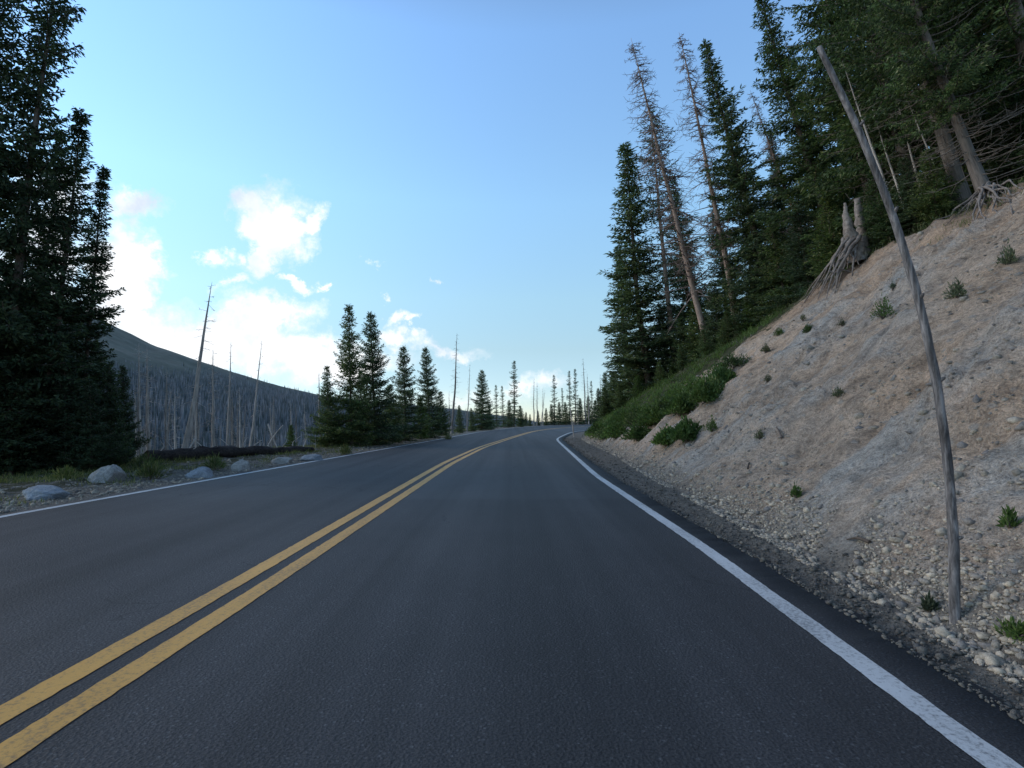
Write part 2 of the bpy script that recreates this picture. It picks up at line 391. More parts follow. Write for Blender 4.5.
def conifer(seed, Ht, R, r0, bare=.03, dz=.27, nb=6, droop=.25, step=.11, bl=.13, bw=.045, exp=.85, gap=.12, hang=.25, thin=1.0, hump=0., ragged=.35, vth=.05, dead=0, rep_n=2):
    """returns trunk mesh arrays and crown arrays, full size"""
    rs = np.random.RandomState(seed)
    tp, tr = trunk_path(rs, Ht, r0)
    sticks = [(tp, tr)]
    Ps = []; Ds = []; Ls = []
    z = bare * Ht + .1
    side_gap = rs.uniform(0, 2 * PI)
    while z < Ht * .985:
        t = z / Ht
        loc = R * min(1.0, (1 - t) ** exp * (1.0 + hump * math.sin(t * PI)) + .02)
        if t < bare + .10: loc *= .55 + .45 * (t - bare) / .10
        loc *= 1 + .22 * math.sin(z * 2.1 + seed) * (1 - t)
        n = max(3, int(round(nb * (.7 + .3 * (1 - t)))))
        a0 = rs.uniform(0, 2 * PI)
        c0 = np.array([np.interp(z, tp[:, 2], tp[:, 0]), np.interp(z, tp[:, 2], tp[:, 1]), z])
        for k in range(n):
            if rs.rand() < gap: continue
            a = a0 + 2 * PI * k / n + rs.normal(0, .25)
            Lb = loc * rs.uniform(1 - ragged * 1.4, 1 + ragged * .55)
            if rs.rand() < .06: Lb *= 1.25
            if Lb < .08: Lb = .08
            out = np.array([math.cos(a), math.sin(a), 0]); side = np.array([-math.sin(a), math.cos(a), 0])
            up0 = .75 * t ** 1.2 - droop * (1 - t) + rs.normal(0, .09)
            m = max(3, int(Lb / step) + 2)
            s = np.linspace(.10, 1, m)
            zz = Lb * (up0 * s - .30 * droop * 1.6 * s * (1 - t) + .22 * s ** 2.5)
            cen = c0 + out * (s * Lb)[:, None] + np.array([0, 0, 1.]) * zz[:, None] + side * (rs.normal(0, .05) * Lb * s ** 2)[:, None]
            cen[:, 2] += rs.uniform(-.08, .08)
            rr = .011 + .012 * Lb
            sticks.append((np.vstack([c0, cen[::3], cen[-1]]), np.linspace(rr, .005, len(cen[::3]) + 2)))
            env = np.clip(.42 * Lb * (1.15 - s) ** .8, .10, .75) * np.clip(s * 3.2, .35, 1)
            for sg in (-1, 1):
                tl = env * rs.uniform(.6, 1.2, m)
                td = out[None] * rs.uniform(.35, .8, (m, 1)) + sg * side[None] * 1.0 + np.array([0, 0, -1.])[None] * hang * rs.uniform(0, 1.6, (m, 1))
                td /= np.linalg.norm(td, axis=1)[:, None]
                kmax = max(2, int(math.ceil(env.max() / (bl * .42))))
                for q in range(kmax):
                    f = (q + rs.uniform(.1, .9, m)) * bl * .42
                    sel = (f < tl) & (rs.rand(m) < thin)
                    if not sel.any(): continue
                    p = cen[sel] + td[sel] * f[sel, None]
                    for rep in range(rep_n):
                        Ps.append(p + rs.normal(0, 1, p.shape) * (.015, .015, vth)); Ds.append(td[sel] + rs.normal(0, .5, p.shape)); Ls.append(np.full(len(p), bl) * rs.uniform(.7, 1.25, len(p)))
            # along the branch itself, and its tip
            Ps.append(np.repeat(cen, 2, 0)); Ds.append(np.repeat(out[None], 2 * m, 0) + rs.normal(0, .5, (2 * m, 3))); Ls.append(np.full(2 * m, bl))
        z += dz * rs.uniform(.6, 1.35) * (.55 + .6 * (1 - t))
    for _ in range(dead):     # long bare lower branches
        zz_ = rs.uniform(.03, bare + .22) * Ht; a = rs.uniform(0, 2 * PI); Lb = rs.uniform(.6, 2.4)
        o = np.array([math.cos(a), math.sin(a), 0]); s = np.linspace(0, 1, 6)
        c0 = np.array([np.interp(zz_, tp[:, 2], tp[:, 0]), np.interp(zz_, tp[:, 2], tp[:, 1]), zz_])
        c = c0 + o * (s * Lb)[:, None] + np.array([0, 0, 1.]) * (Lb * (-.35 * s + .30 * s * s + rs.normal(0, .04)))[:, None] + rs.normal(0, .03, (6, 3)) * s[:, None]
        sticks.append((c, np.linspace(.022, .006, 6)))
        for q in range(3):
            b0 = c[rs.randint(2, 6)]; d_ = o + rs.normal(0, .6, 3); sticks.append((np.array([b0, b0 + d_ * .12, b0 + d_ * .3]), np.array([.009, .007, .004])))
    # leader
    kk = 40; hz_ = Ht * (1 - rs.rand(kk) * .07)
    Ps.append(np.c_[np.zeros(kk), np.zeros(kk), hz_] + rs.normal(0, .012, (kk, 3))); dd = rs.normal(0, .6, (kk, 3)); dd[:, 2] = abs(dd[:, 2]) + .5
    Ds.append(dd); Ls.append(np.full(kk, bl * .9))
    P = np.concatenate(Ps); D = np.concatenate(Ds); Ln = np.concatenate(Ls)
    V, Fq = blades(rs, P, D, Ln, Ln * (bw / bl))
    tv, tf = clean(*tubes([sticks[0]], 9)); bv, bf = clean(*tubes(sticks[1:], 4))
    return (np.vstack([tv, bv]), np.vstack([tf, bf + len(tv)])), (V, Fq), Ht

def snag(seed, Ht, r0, nbr=90, blen=.9, start=.15, twigs=3, broken=False, up=-.1, thick=1.0):
    rs = np.random.RandomState(seed)
    tp, tr = trunk_path(rs, Ht, r0, .014)
    if broken: tr = np.maximum(tr, r0 * .35)
    br = []
    for i in range(nbr):
        t = start + (1 - start) * rs.rand() ** .8; z = t * Ht * .985
        c0 = np.array([np.interp(z, tp[:, 2], tp[:, 0]), np.interp(z, tp[:, 2], tp[:, 1]), z])
        a = rs.uniform(0, 2 * PI); L_ = blen * (1.05 - t) ** .55 * rs.uniform(.25, 1.1)
        o = np.array([math.cos(a), math.sin(a), 0]); n = 5; s = np.linspace(0, 1, n)
        sd = np.array([-o[1], o[0], 0])
        c = c0 + o * (s * L_)[:, None] + np.array([0, 0, 1.]) * (L_ * ((up + rs.normal(0, .22)) * s + rs.normal(0, .3) * s * s))[:, None] + sd * (rs.normal(0, .18) * L_ * s * s)[:, None]
        br.append((c, np.linspace(.007 + .010 * L_, .004, n) * thick))
        for q in range(rs.poisson(twigs)):
            f = rs.uniform(.3, 1); b0 = c0 + (c[-1] - c0) * f
            b0 = np.array([np.interp(f, s, c[:, d]) for d in range(3)])
            d = o * rs.uniform(0, 1) + sd * rs.normal(0, .9) + np.array([0, 0, rs.normal(-.15, .5)]); d /= np.linalg.norm(d)
            l2 = L_ * rs.uniform(.15, .45); br.append((np.array([b0, b0 + d * l2 * .5 + rs.normal(0, .02, 3), b0 + d * l2]), np.array([.006, .005, .003]) * thick))
    return clean(*tubes([(tp, tr)], 10)), clean(*tubes(br, 3)), Ht

PROTO = {}
def proto_conifer(key, mats, **kw):
    (tv, tf), (cv, cf), Ht = conifer(**kw)
    PROTO[key] = dict(h=Ht, parts=[('trunk', mesh_np(key + '_trunk', tv, tf, mats[0])), ('crown', mesh_np(key + '_crown', cv, cf, mats[1]))])
def proto_snag(key, mat, mat2=None, **kw):
    (tv, tf), (bv, bf), Ht = snag(**kw)
    PROTO[key] = dict(h=Ht, parts=[('trunk', mesh_np(key + '_trunk', tv, tf, mat, smooth=True)), ('branches', mesh_np(key + '_branches', bv, bf, mat2 or mat))])

B_, N_, NB, NF, ND = M['bark'], M['needle'], M['needle_blue'], M['needle_fresh'], M['needle_dark']
proto_conifer('tall_a', (B_, N_), seed=11, Ht=18, R=2.6, r0=.20, dz=.38, nb=7, step=.14, bl=.19, bw=.060, vth=.05, bare=.05, gap=.17, exp=.9, ragged=.5)
proto_conifer('tall_b', (B_, NB), seed=12, Ht=18, R=2.1, r0=.17, dz=.33, nb=7, step=.13, bl=.18, bw=.058, vth=.05, bare=.04, gap=.16, exp=1.0, ragged=.5)
proto_conifer('narrow', (B_, NB), seed=13, Ht=15, R=1.3, r0=.11, dz=.28, nb=7, step=.115, bl=.16, bw=.052, vth=.05, bare=.03, gap=.16, exp=.85, ragged=.5)
proto_conifer('far_narrow', (B_, NB), seed=15, Ht=12, R=1.05, r0=.12, dz=.36, nb=5, step=.13, bl=.17, bw=.05, bare=.06, gap=.25, exp=.7, ragged=.6)
proto_conifer('sparse', (M['deadbark'], NB), seed=14, Ht=17, R=1.9, r0=.14, dz=.38, nb=5, step=.16, bl=.17, bw=.05, bare=.12, gap=.28, exp=.6, thin=.62, ragged=.6)
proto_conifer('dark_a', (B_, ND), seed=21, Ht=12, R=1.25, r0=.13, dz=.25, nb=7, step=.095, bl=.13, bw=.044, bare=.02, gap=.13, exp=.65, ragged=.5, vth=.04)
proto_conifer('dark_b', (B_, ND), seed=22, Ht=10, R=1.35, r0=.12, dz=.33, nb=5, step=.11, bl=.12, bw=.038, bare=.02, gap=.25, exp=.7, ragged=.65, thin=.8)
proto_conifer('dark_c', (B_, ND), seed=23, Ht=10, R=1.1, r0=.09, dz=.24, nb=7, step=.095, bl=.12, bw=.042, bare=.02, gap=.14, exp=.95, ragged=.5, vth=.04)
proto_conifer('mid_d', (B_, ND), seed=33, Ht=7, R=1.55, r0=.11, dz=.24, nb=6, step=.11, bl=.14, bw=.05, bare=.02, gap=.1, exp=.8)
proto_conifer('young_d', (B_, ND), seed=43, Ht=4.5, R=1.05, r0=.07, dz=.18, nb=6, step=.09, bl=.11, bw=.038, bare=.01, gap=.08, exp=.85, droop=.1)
proto_conifer('mid_a', (B_, N_), seed=31, Ht=7, R=1.55, r0=.08, dz=.22, nb=6, step=.10, bl=.12, bw=.040, bare=.02, gap=.12, exp=.95, droop=.15, ragged=.45)
proto_conifer('mid_b', (B_, NB), seed=32, Ht=7, R=1.35, r0=.08, dz=.19, nb=6, step=.10, bl=.12, bw=.040, bare=.02, gap=.10, exp=.85, ragged=.4)
proto_conifer('young', (B_, N_), seed=41, Ht=4.5, R=1.05, r0=.07, dz=.17, nb=6, step=.09, bl=.11, bw=.036, bare=.01, gap=.08, exp=.9, droop=.1)
proto_conifer('young_b', (B_, NF), seed=42, Ht=3.5, R=.85, r0=.05, dz=.16, nb=6, step=.085, bl=.11, bw=.036, bare=.0, gap=.1, exp=.9, droop=.05)
proto_conifer('big', (M['brownbark'], N_), seed=51, Ht=17, R=3.0, dead=80, r0=.24, dz=.42, nb=6, step=.14, bl=.15, bw=.046, vth=.03, bare=.16, gap=.2, thin=.85, exp=.6, ragged=.5)
proto_snag('snag_a', M['deadbark'], M['deadtwig'], seed=61, Ht=20, r0=.20, nbr=380, blen=2.4, start=.22, twigs=7, up=-.15, thick=1.7)
proto_snag('snag_b', M['deadbark'], M['deadtwig'], seed=62, Ht=18, r0=.18, nbr=300, blen=2.0, start=.25, twigs=7, thick=1.7)
proto_snag('snag_c', M['greywood'], seed=63, Ht=9, r0=.12, nbr=46, blen=.75, start=.25, twigs=2)
proto_snag('snag_d', M['greywood'], seed=64, Ht=7, r0=.10, nbr=70, blen=.75, start=.2, twigs=2)
proto_snag('snag_e', M['greywood'], seed=65, Ht=5, r0=.09, nbr=22, blen=.6, start=.2, twigs=1, broken=True)
proto_snag('snag_far', M['dullwood'], seed=66, Ht=11, r0=.15, nbr=120, blen=1.0, start=.15, twigs=2)

def place(key, base, tip, name, label, cat, group, spin=None, girth=1.0):
    p = PROTO[key]; v = tip - base; s = v.length / p['h']
    o = bpy.data.objects.new(name, None); COL.objects.link(o); o.empty_display_size = .5
    q = Vector((0, 0, 1)).rotation_difference(v.normalized())
    spin = random.uniform(0, 2 * PI) if spin is None else spin
    o.rotation_mode = 'QUATERNION'; o.rotation_quaternion = q @ Quaternion((0, 0, 1), spin)
    o.location = base; g = s * girth; o.scale = (g, g, s)
    tag(o, label, cat, group)
    for n, me in p['parts']: link(n, me, o)
    return o
def plant(key, bpx, Y, tpx, tpy, label, group, girth=1.0, dy=0.0, name=None, cat='tree'):
    if Y > 40:      # keep the far ones clear of the asphalt
        while True:
            xx = (bpx - 512) / F * Y
            if xx < XL(Y) - 1.6 or xx > XR(Y) + 2.0 or Y > 230: break
            Y *= 1.03
    b = base_pt(bpx, Y); t = at(tpx, tpy, Y + dy)
    dead = key.startswith('snag')
    nm = name or ('dead_tree' if dead else 'spruce_tree')
    return place(key, b, t, nm, label, cat, group, girth=girth)

# ------------------------------------------------------------------ ground
ys = [-40., -30., -22., -16., -11., -7., -4., -2., -.5, .5, 1.]
while ys[-1] < 60: ys.append(ys[-1] + max(.06, .011 * ys[-1]))
while ys[-1] < 6000: ys.append(ys[-1] * 1.035)
ys = np.array(ys)
dr = list(np.arange(0, 13.5, .075))
while dr[-1] < 4000: dr.append(dr[-1] * 1.09 + .05)
dl_ = list(np.arange(0, 13, .12))
while dl_[-1] < 5000: dl_.append(dl_[-1] * 1.08 + .05)
dr = np.array(dr); dl_ = np.array(dl_)
rows = []
for y in ys:
    yy = max(y, 1.5)
    xl = float(XL(yy)) - .27; xr = float(XR(yy)) + .56
    rows.append(np.concatenate([(xl - dl_)[::-1], np.linspace(xl + .05, xr - .05, 5), xr + dr]))
X = np.array(rows); Y = np.repeat(ys[:, None], X.shape[1], 1); Yc = np.maximum(Y, 1.5)
Z = H(X, Yc)
nr, nc = X.shape
V = np.stack([X, Y, Z], -1).reshape(-1, 3)
ii, jj = np.meshgrid(np.arange(nr - 1), np.arange(nc - 1), indexing='ij')
Fq = np.stack([ii * nc + jj, ii * nc + jj + 1, (ii + 1) * nc + jj + 1, (ii + 1) * nc + jj], -1).reshape(-1, 4)
d = X - toe(Yc); dl2 = XL(Yc) - .25 - X
hcr = hcrest(Yc)
crd = d - hcr / .8
vegR = sstep(-1.2, .4, crd) * .75 + sstep(21, 31, Yc + d * .9) * sstep(.6, 2.2, d) * .85
vegL = sstep(.6, 2.0, dl2) * .52 + sstep(3, 7, dl2) * .12
veg = np.where(d > 0, np.clip(vegR, 0, 1), np.where(dl2 > 0, vegL, 0))
gravel = np.where(dl2 > 0, 1.0, 1 - sstep(-.2, .5, d))
duff_and_shade = np.where(d > 0, sstep(.5, 2.2, crd), sstep(6, 10, dl2) * .8)
def near_pt(p, r): return np.exp(-(((X - p[0]) / r) ** 2 + ((Y - p[1]) / r) ** 2))
_sb = rim(851, 252); _rb = rim(993, 176, 16)
duff_and_shade = np.clip(duff_and_shade + 1.1 * near_pt((_sb.x - .35, _sb.y + .3), 1.0) + .9 * near_pt((_rb.x - .3, _rb.y - .1), .9), 0, 1)  # forest duff, plus painted undercut shade beneath the stump and spruce roots
gm = mesh_np('ground', V, Fq, M['ground'], dict(rocky=rockmask(X, Yc).ravel(), rim=sstep(-3.2, -.3, crd).ravel(), veg=veg.ravel(), gravel=gravel.ravel(), duff_and_shade=duff_and_shade.ravel()), smooth=True)
tag(link('ground', gm), 'tan dirt cut bank and grassy verge either side of the road', kind='structure')

# ------------------------------------------------------------------ road
yr = [-25., -12., -5., -1., 0.5, 1.5]
while yr[-1] < 60: yr.append(yr[-1] + max(.06, .012 * yr[-1]))
while yr[-1] < 330: yr.append(yr[-1] * 1.015)
yr = np.array(yr); yrc = np.maximum(yr, 1.5)
eL = XL(yrc) - .25 + .05 * perlin(yr * 1.7, 4.4) + .02 * perlin(yr * 7, 1.1)
eR = XR(yrc) + .42 - .05 + .08 * perlin(yr * 1.3, 8.4) + .06 * perlin(yr * 5, 2.1) + .035 * perlin(yr * 15, 5.1)
nu = 26
u = np.linspace(0, 1, nu)
RX = eL[:, None] + (eR - eL)[:, None] * u[None]; RZ = np.zeros_like(RX)
RX = np.concatenate([(eL - .03)[:, None], RX, (eR + .03)[:, None]], 1); RZ = np.concatenate([np.full((len(yr), 1), -.14), RZ, np.full((len(yr), 1), -.14)], 1)
RY = np.repeat(yr[:, None], nu + 2, 1); V = np.stack([RX, RY, RZ], -1).reshape(-1, 3)
nr, nc = RX.shape; ii, jj = np.meshgrid(np.arange(nr - 1), np.arange(nc - 1), indexing='ij')
Fq = np.stack([ii * nc + jj, ii * nc + jj + 1, (ii + 1) * nc + jj + 1, (ii + 1) * nc + jj], -1).reshape(-1, 4)
lane = RX - YC(np.maximum(RY, 1.5))
tag(link('road', mesh_np('road', V, Fq, M['asphalt'], dict(lane=lane.ravel(), along=RY.ravel()))), 'dark grey two lane asphalt road bending right', kind='structure')

def stripe(name, fx, w, mat, label, off=0.0, y0=-20, y1=300):
    y = yr[(yr >= y0) & (yr <= y1)]; yc = np.maximum(y, 1.5); x = fx(yc) + off
    slope = np.gradient(x, y); k = np.sqrt(1 + slope ** 2)
    xo = off * (k - 1)
    j1 = .003 * perlin(y * 2, 3.1) + .009 * perlin(y * 27, 1); j2 = .003 * perlin(y * 2.3, 7.7) + .009 * perlin(y * 29, 5)
    a = x + xo - w / 2 * k + j1; b = x + xo + w / 2 * k + j2; n = len(y)
    V = np.concatenate([np.c_[a, y, np.full(n, .004)], np.c_[b, y, np.full(n, .004)]])
    i = np.arange(n - 1); Fq = np.stack([i, i + n, i + n + 1, i + 1], -1)
    tag(link(name, mesh_np(name, V, Fq, mat)), label, kind='structure')
stripe('road_edge_line', XR, .14, M['white'], 'white edge line painted along the right side of the road')
stripe('road_edge_line', XL, .13, M['white'], 'white edge line painted along the left side of the road')
stripe('road_centre_line', YC, .155, M['yellow'], 'left yellow stripe of the double centre line', -.14)
stripe('road_centre_line', YC, .155, M['yellow'], 'right yellow stripe of the double centre line', .14)

# ------------------------------------------------------------------ mountain and its dead forest
prof = [(-700, 210), (-400, 235), (-150, 262), (0, 288), (60, 304), (95, 317), (150, 344), (200, 362), (240, 374), (280, 385), (315, 393), (380, 402), (450, 409), (520, 419), (600, 432), (900, 470)]
paz = np.array([(px - 512) / F for px, py in prof]); prt = np.array([(420 - py) / F for px, py in prof])
def MZ(x, y):
    a = x / y; r = np.interp(a, paz, prt)
    yrg = 720 + 120 * a
    t = (y - 170) / (yrg - 170); tt = np.clip(t, 0, 1)
    zr = HC + r * yrg
    z = -52 + (zr + 52) * (tt ** .92)
    z = np.where(t > 1, zr - (t - 1) * 90, z)
    return z + sstep(.02, .3, tt) * (1 - sstep(.85, 1, tt) * .75) * 9 * fbm(x * .006 + 4, y * .006, 4)
na, ny_ = 260, 170
A = np.linspace(-2.4, .75, na); T = np.linspace(120, 1500, ny_)
YY, AA = np.meshgrid(T, A, indexing='ij'); XX = AA * YY; ZZ = MZ(XX, YY)
V = np.stack([XX, YY, ZZ], -1).reshape(-1, 3)
ii, jj = np.meshgrid(np.arange(ny_ - 1), np.arange(na - 1), indexing='ij')
Fq = np.stack([ii * na + jj, ii * na + jj + 1, (ii + 1) * na + jj + 1, (ii + 1) * na + jj], -1).reshape(-1, 4)
def imgy(x, y, z):   # elevation measured as the slope z over y
    return (z - HC) / y
tl_z = lambda a: np.interp(a, [(p - 512) / F for p in (-400, 95, 240, 315, 450, 600)], [(420 - q) / F for q in (330, 362, 381, 396, 411, 430)])
fo = sstep(.004, -.006, imgy(XX, YY, ZZ) - tl_z(AA) + .02 * fbm(XX * .01, YY * .01, 3))
tag(link('mountain', mesh_np('mountain', V, Fq, M['mountain'], dict(forest=fo.ravel()), smooth=True)), 'distant green grey mountain slope left of the road', kind='structure')
rs = np.random.RandomState(5)
n = 60000
a = rs.uniform(-1.25, .2, n); y = 175 + (rs.rand(n) ** .8) * 560; x = a * y; z = MZ(x, y)
okk = (imgy(x, y, z) < tl_z(a) + rs.normal(-.004, .010, n)) & (y < 715 + 120 * a)
x, y, z, a = x[okk], y[okk], z[okk], a[okk]; n = len(x)
hh = rs.uniform(4, 9.5, n) * np.interp(imgy(x, y, z) - tl_z(a), [-.05, 0], [1, .6]); rr = hh * rs.uniform(.05, .12, n)
lean = rs.normal(0, .035, (n, 2)) * hh[:, None]
parts_v = []; parts_f = []; o_ = 0
for k in range(3):    # three-sided ragged cones
    ang = rs.uniform(0, 2 * PI, n) if k == 0 else ang + 2 * PI / 3
    parts_v.append(np.c_[x + rr * np.cos(ang) * rs.uniform(.5, 1.2, n), y + rr * np.sin(ang), z - .5])
tipv = np.c_[x + lean[:, 0], y + lean[:, 1], z + hh]
V = np.concatenate(parts_v + [tipv]); idx = np.arange(n)
Fq = np.concatenate([np.stack([idx + k * n, idx + ((k + 1) % 3) * n, idx + 3 * n], -1) for k in range(3)])
tag(link('dead_forest', mesh_np('dead_forest', V, Fq, M['farwood'])), 'far grey beetle killed forest covering the mountain slope', 'forest', kind='stuff')

# ------------------------------------------------------------------ rocks and gravel
def ico(sub):
    import bmesh
    bm = bmesh.new(); bmesh.ops.create_icosphere(bm, subdivisions=sub, radius=1)
    v = np.array([q.co[:] for q in bm.verts]); f = np.array([[w.index for w in q.verts] for q in bm.faces]); bm.free(); return v, f
I1, F1 = ico(1); I0 = I1; I4, F4 = ico(5)
def boulder(seed, p, size, mat, label, group='boulders along the left verge'):
    rs = np.random.RandomState(seed); v = I4.copy()
    for _ in range(16):       # planar facets
        nrm = rs.normal(size=3); nrm /= np.linalg.norm(nrm); c = rs.uniform(.62, .92)
        dd = v @ nrm; v = v - np.clip(dd - c, 0, None)[:, None] * nrm * .85
    nn = fbm(v[:, 0] * 2 + seed, v[:, 1] * 2 + v[:, 2] * 1.7, 4); v = v * (1 + .10 * nn)[:, None]
    v *= np.array(size)
    ang = rs.uniform(0, .6); R = np.array(Matrix.Rotation(ang, 3, 'Z')); v = v @ R.T
    o = link('boulder', mesh_np('boulder', v, F4, mat, smooth=True)); o.location = p
    tag(o, label, 'boulder', group); return o
def bl_at(px, py, size, *a):
    p = hit(px, py); p = Vector((p.x, p.y + size[1] * .6, p.z + size[2] * .28)); return boulder(a[0], p, size, *a[1:])
bl_at(38, 500, (.37, .28, .20), 1, M['rockblue'], 'low bluish grey boulder leftmost on the gravel verge')
bl_at(99, 482, (.36, .32, .28), 2, M['rock'], 'largest rounded tan grey boulder at the foot of the dark trees')
bl_at(196, 478, (.34, .28, .19), 4, M['rockblue'], 'pale flat boulder lying in grass just in front of the fallen log')
bl_at(238, 472, (.26, .25, .26), 3, M['rock'], 'upright light boulder against the dark fallen log')
bl_at(280, 464, (.33, .3, .16), 5, M['rock'], 'small low tan boulder past the end of the log')
bl_at(310, 461, (.42, .3, .17), 6, M['rockblue'], 'wide low grey boulder at the foot of the roadside spruces')

def scatter_rocks(name, P, sizes, mat, label, cat, seed):
    rs = np.random.RandomState(seed); n = len(P)
    base = I1; nv = len(base)
    s = sizes[:, None, None] * rs.uniform(.55, 1.25, (n, 1, 3)) * np.array([1, 1, .7])
    jit = 1 + rs.uniform(-.42, .28, (n, nv, 1))
    ang = rs.uniform(0, 2 * PI, n); c, s_ = np.cos(ang), np.sin(ang)
    v = base[None] * s * jit
    v = np.stack([v[..., 0] * c[:, None] - v[..., 1] * s_[:, None], v[..., 0] * s_[:, None] + v[..., 1] * c[:, None], v[..., 2]], -1) + P[:, None, :]
    f = F1[None] + (np.arange(n) * nv)[:, None, None]
    tag(link(name, mesh_np(name, v.reshape(-1, 3), f.reshape(-1, 3), mat)), label, cat, kind='stuff')
def logy(rs, n, a, b): return np.exp(rs.uniform(math.log(a), math.log(b), n))
rs = np.random.RandomState(9)
n = 26000
y = logy(rs, n, 1.6, 40); x = toe(y) - .12 + np.abs(rs.normal(0, .42, n)) * np.interp(y, [2, 8, 30], [1.0, .8, .7]) - .08
sz = np.clip(rs.lognormal(-4.55, .62, n), .005, .055) * np.interp(y, [2, 40], [.9, 1.5]) * (1 - .35 * sstep(.8, 1.5, x - toe(y)))
keep = (perlin(x * 1.2, y * 1.2) > -.28) & (x > XR(y) + .55)
x, y, sz = x[keep], y[keep], sz[keep]
scatter_rocks('scree', np.c_[x, y, H(x, y) + sz * .25], sz, M['toestone'], 'loose pale stones and gravel at the foot of the cut bank', 'gravel', 10)
n = 16000
y = logy(rs, n, 2.5, 34); x = toe(y) + rs.rand(n) ** 1.2 * 9
sz = np.clip(rs.lognormal(-4.1, .65, n), .008, .16)
keep = (fbm(x * .7, y * .7, 2) > -.05) & (x - toe(y) < hcrest(y) / .8 + .3)
x, y, sz = x[keep], y[keep], sz[keep]
scatter_rocks('bank_stones', np.c_[x, y, H(x, y) - sz * .05], sz, M['scree'], 'stones sticking out of the tan dirt bank', 'stones', 12)
n = 8000
y = logy(rs, n, 1.6, 40); x = XR(y) + .34 + rs.rand(n) ** 1.4 * (toe(y) - XR(y) - .22)
sz = np.clip(rs.lognormal(-4.8, .55, n), .004, .04) * np.interp(y, [2, 40], [1, 1.8])
scatter_rocks('asphalt_crumbs', np.c_[x, y, np.where(x < XR(y) + .40, .0, np.maximum(H(x, y), -.03)) + sz * .3], sz, M['crumble'], 'crumbled dark asphalt and grit along the broken right road edge', 'rubble', 13)
n = 9000
y = logy(rs, n, 4.5, 45); x = XL(y) - .3 - np.abs(rs.normal(0, 1.6, n))
sz = np.clip(rs.lognormal(-4.1, .6, n), .008, .09)
scatter_rocks('verge_gravel', np.c_[x, y, H(x, y) + sz * .2], sz, M['scree'], 'gravel scattered over the left roadside verge', 'gravel', 14)

# ------------------------------------------------------------------ grass
def grass(name, P, hgt, mat, label, seed, per=9, spread=.07, wid=.010):
    rs = np.random.RandomState(seed); n = len(P)
    b = np.repeat(P, per, 0) + np.c_[rs.normal(0, spread, (n * per, 2)), np.zeros(n * per)]
    D = rs.normal(0, .38, (n * per, 3)); D[:, 2] = 1
    V, Fq = blades(rs, b, D, np.repeat(hgt, per) * rs.uniform(.5, 1.2, n * per), wid)
    tag(link(name, mesh_np(name, V, Fq, mat)), label, 'grass', kind='stuff')
n = 9000
y = logy(rs, n, 5, 75); dist = .45 + rs.rand(n) ** .9 * 7; x = XL(y) - .25 - dist
keep = (fbm(x * .5, y * .5, 3) + .25 * sstep(.5, 2.5, dist) > .05) & ((dist > 1.8) | (rs.rand(n) < .35)) & ~((y < 11) & (dist < 3.2) & (rs.rand(n) < .8))
x, y = x[keep], y[keep]
grass('verge_grass', np.c_[x, y, H(x, y)], rs.uniform(.05, .20, len(x)), M['grass'], 'patchy green and straw grass on the left verge', 20, wid=.012)
n = 9000
y = rs.uniform(20, 70, n); dist = rs.rand(n) ** 1.1 * 7 + .2; x = toe(y) + dist
keep = (y + dist * 1.0 > 28 + 3 * fbm(x * .4, y * .4, 2)) & (fbm(x * .6, y * .6, 2) > -.02 + .25 * (rs.rand(n) - .5))
x, y = x[keep], y[keep]
grass('bank_grass', np.c_[x, y, H(x, y)], rs.uniform(.12, .34, len(x)), M['leaf'], 'green grass and ground cover at the foot of the trees on the right', 21, per=12, spread=.12, wid=.022)
n = 700
y = rs.uniform(8, 30, n); x = toe(y) + hcrest(y) / .8 + rs.normal(-.3, .5, n)
grass('crest_grass', np.c_[x, y, H(x, y)], rs.uniform(.08, .22, n), M['grass'], 'thin grass along the top edge of the dirt bank', 22, per=7, spread=.12, wid=.016)

# ------------------------------------------------------------------ shrubs
def shrub(px, py, w, h, mat, label, group, seed, n=260, up=.6, bl=.09, name='shrub', cat='shrub', p=None, bw=.35):
    rs = np.random.RandomState(seed); p = p or hit(px, py)
    r = rs.rand(n) ** .5; a = rs.uniform(0, 2 * PI, n); e = rs.rand(n)
    lump = 1 + .3 * np.sin(a * 3 + seed) + rs.normal(0, .12, n)
    P = np.c_[r * np.cos(a) * w * .5 * lump * np.sqrt(1 - e * .8), r * np.sin(a) * w * .5 * lump * np.sqrt(1 - e * .8), e * h * (1.05 - .5 * r) * lump]
    D = P / (w * .5) + rs.normal(0, .6, (n, 3)); D[:, 2] += up
    V, Fq = blades(rs, P, D, bl * rs.uniform(.6, 1.3, n), bl * bw)
    o = bpy.data.objects.new(name, None); COL.objects.link(o); o.location = p; tag(o, label, cat, group)
    link('foliage', mesh_np('foliage', V, Fq, mat), o)
    st = [(np.array([[0, 0, -.08], [P[i, 0] * .4, P[i, 1] * .4, P[i, 2] * .5], P[i]]), np.array([.008, .006, .003]) * (1 + w)) for i in rs.choice(n, 10)]
    link('stem', mesh_np('stem', *clean(*tubes(st, 4)), M['bark']), o)
    return o
G1 = 'small plants growing on the dirt bank'
SG, LF = M['sage'], M['leaf']
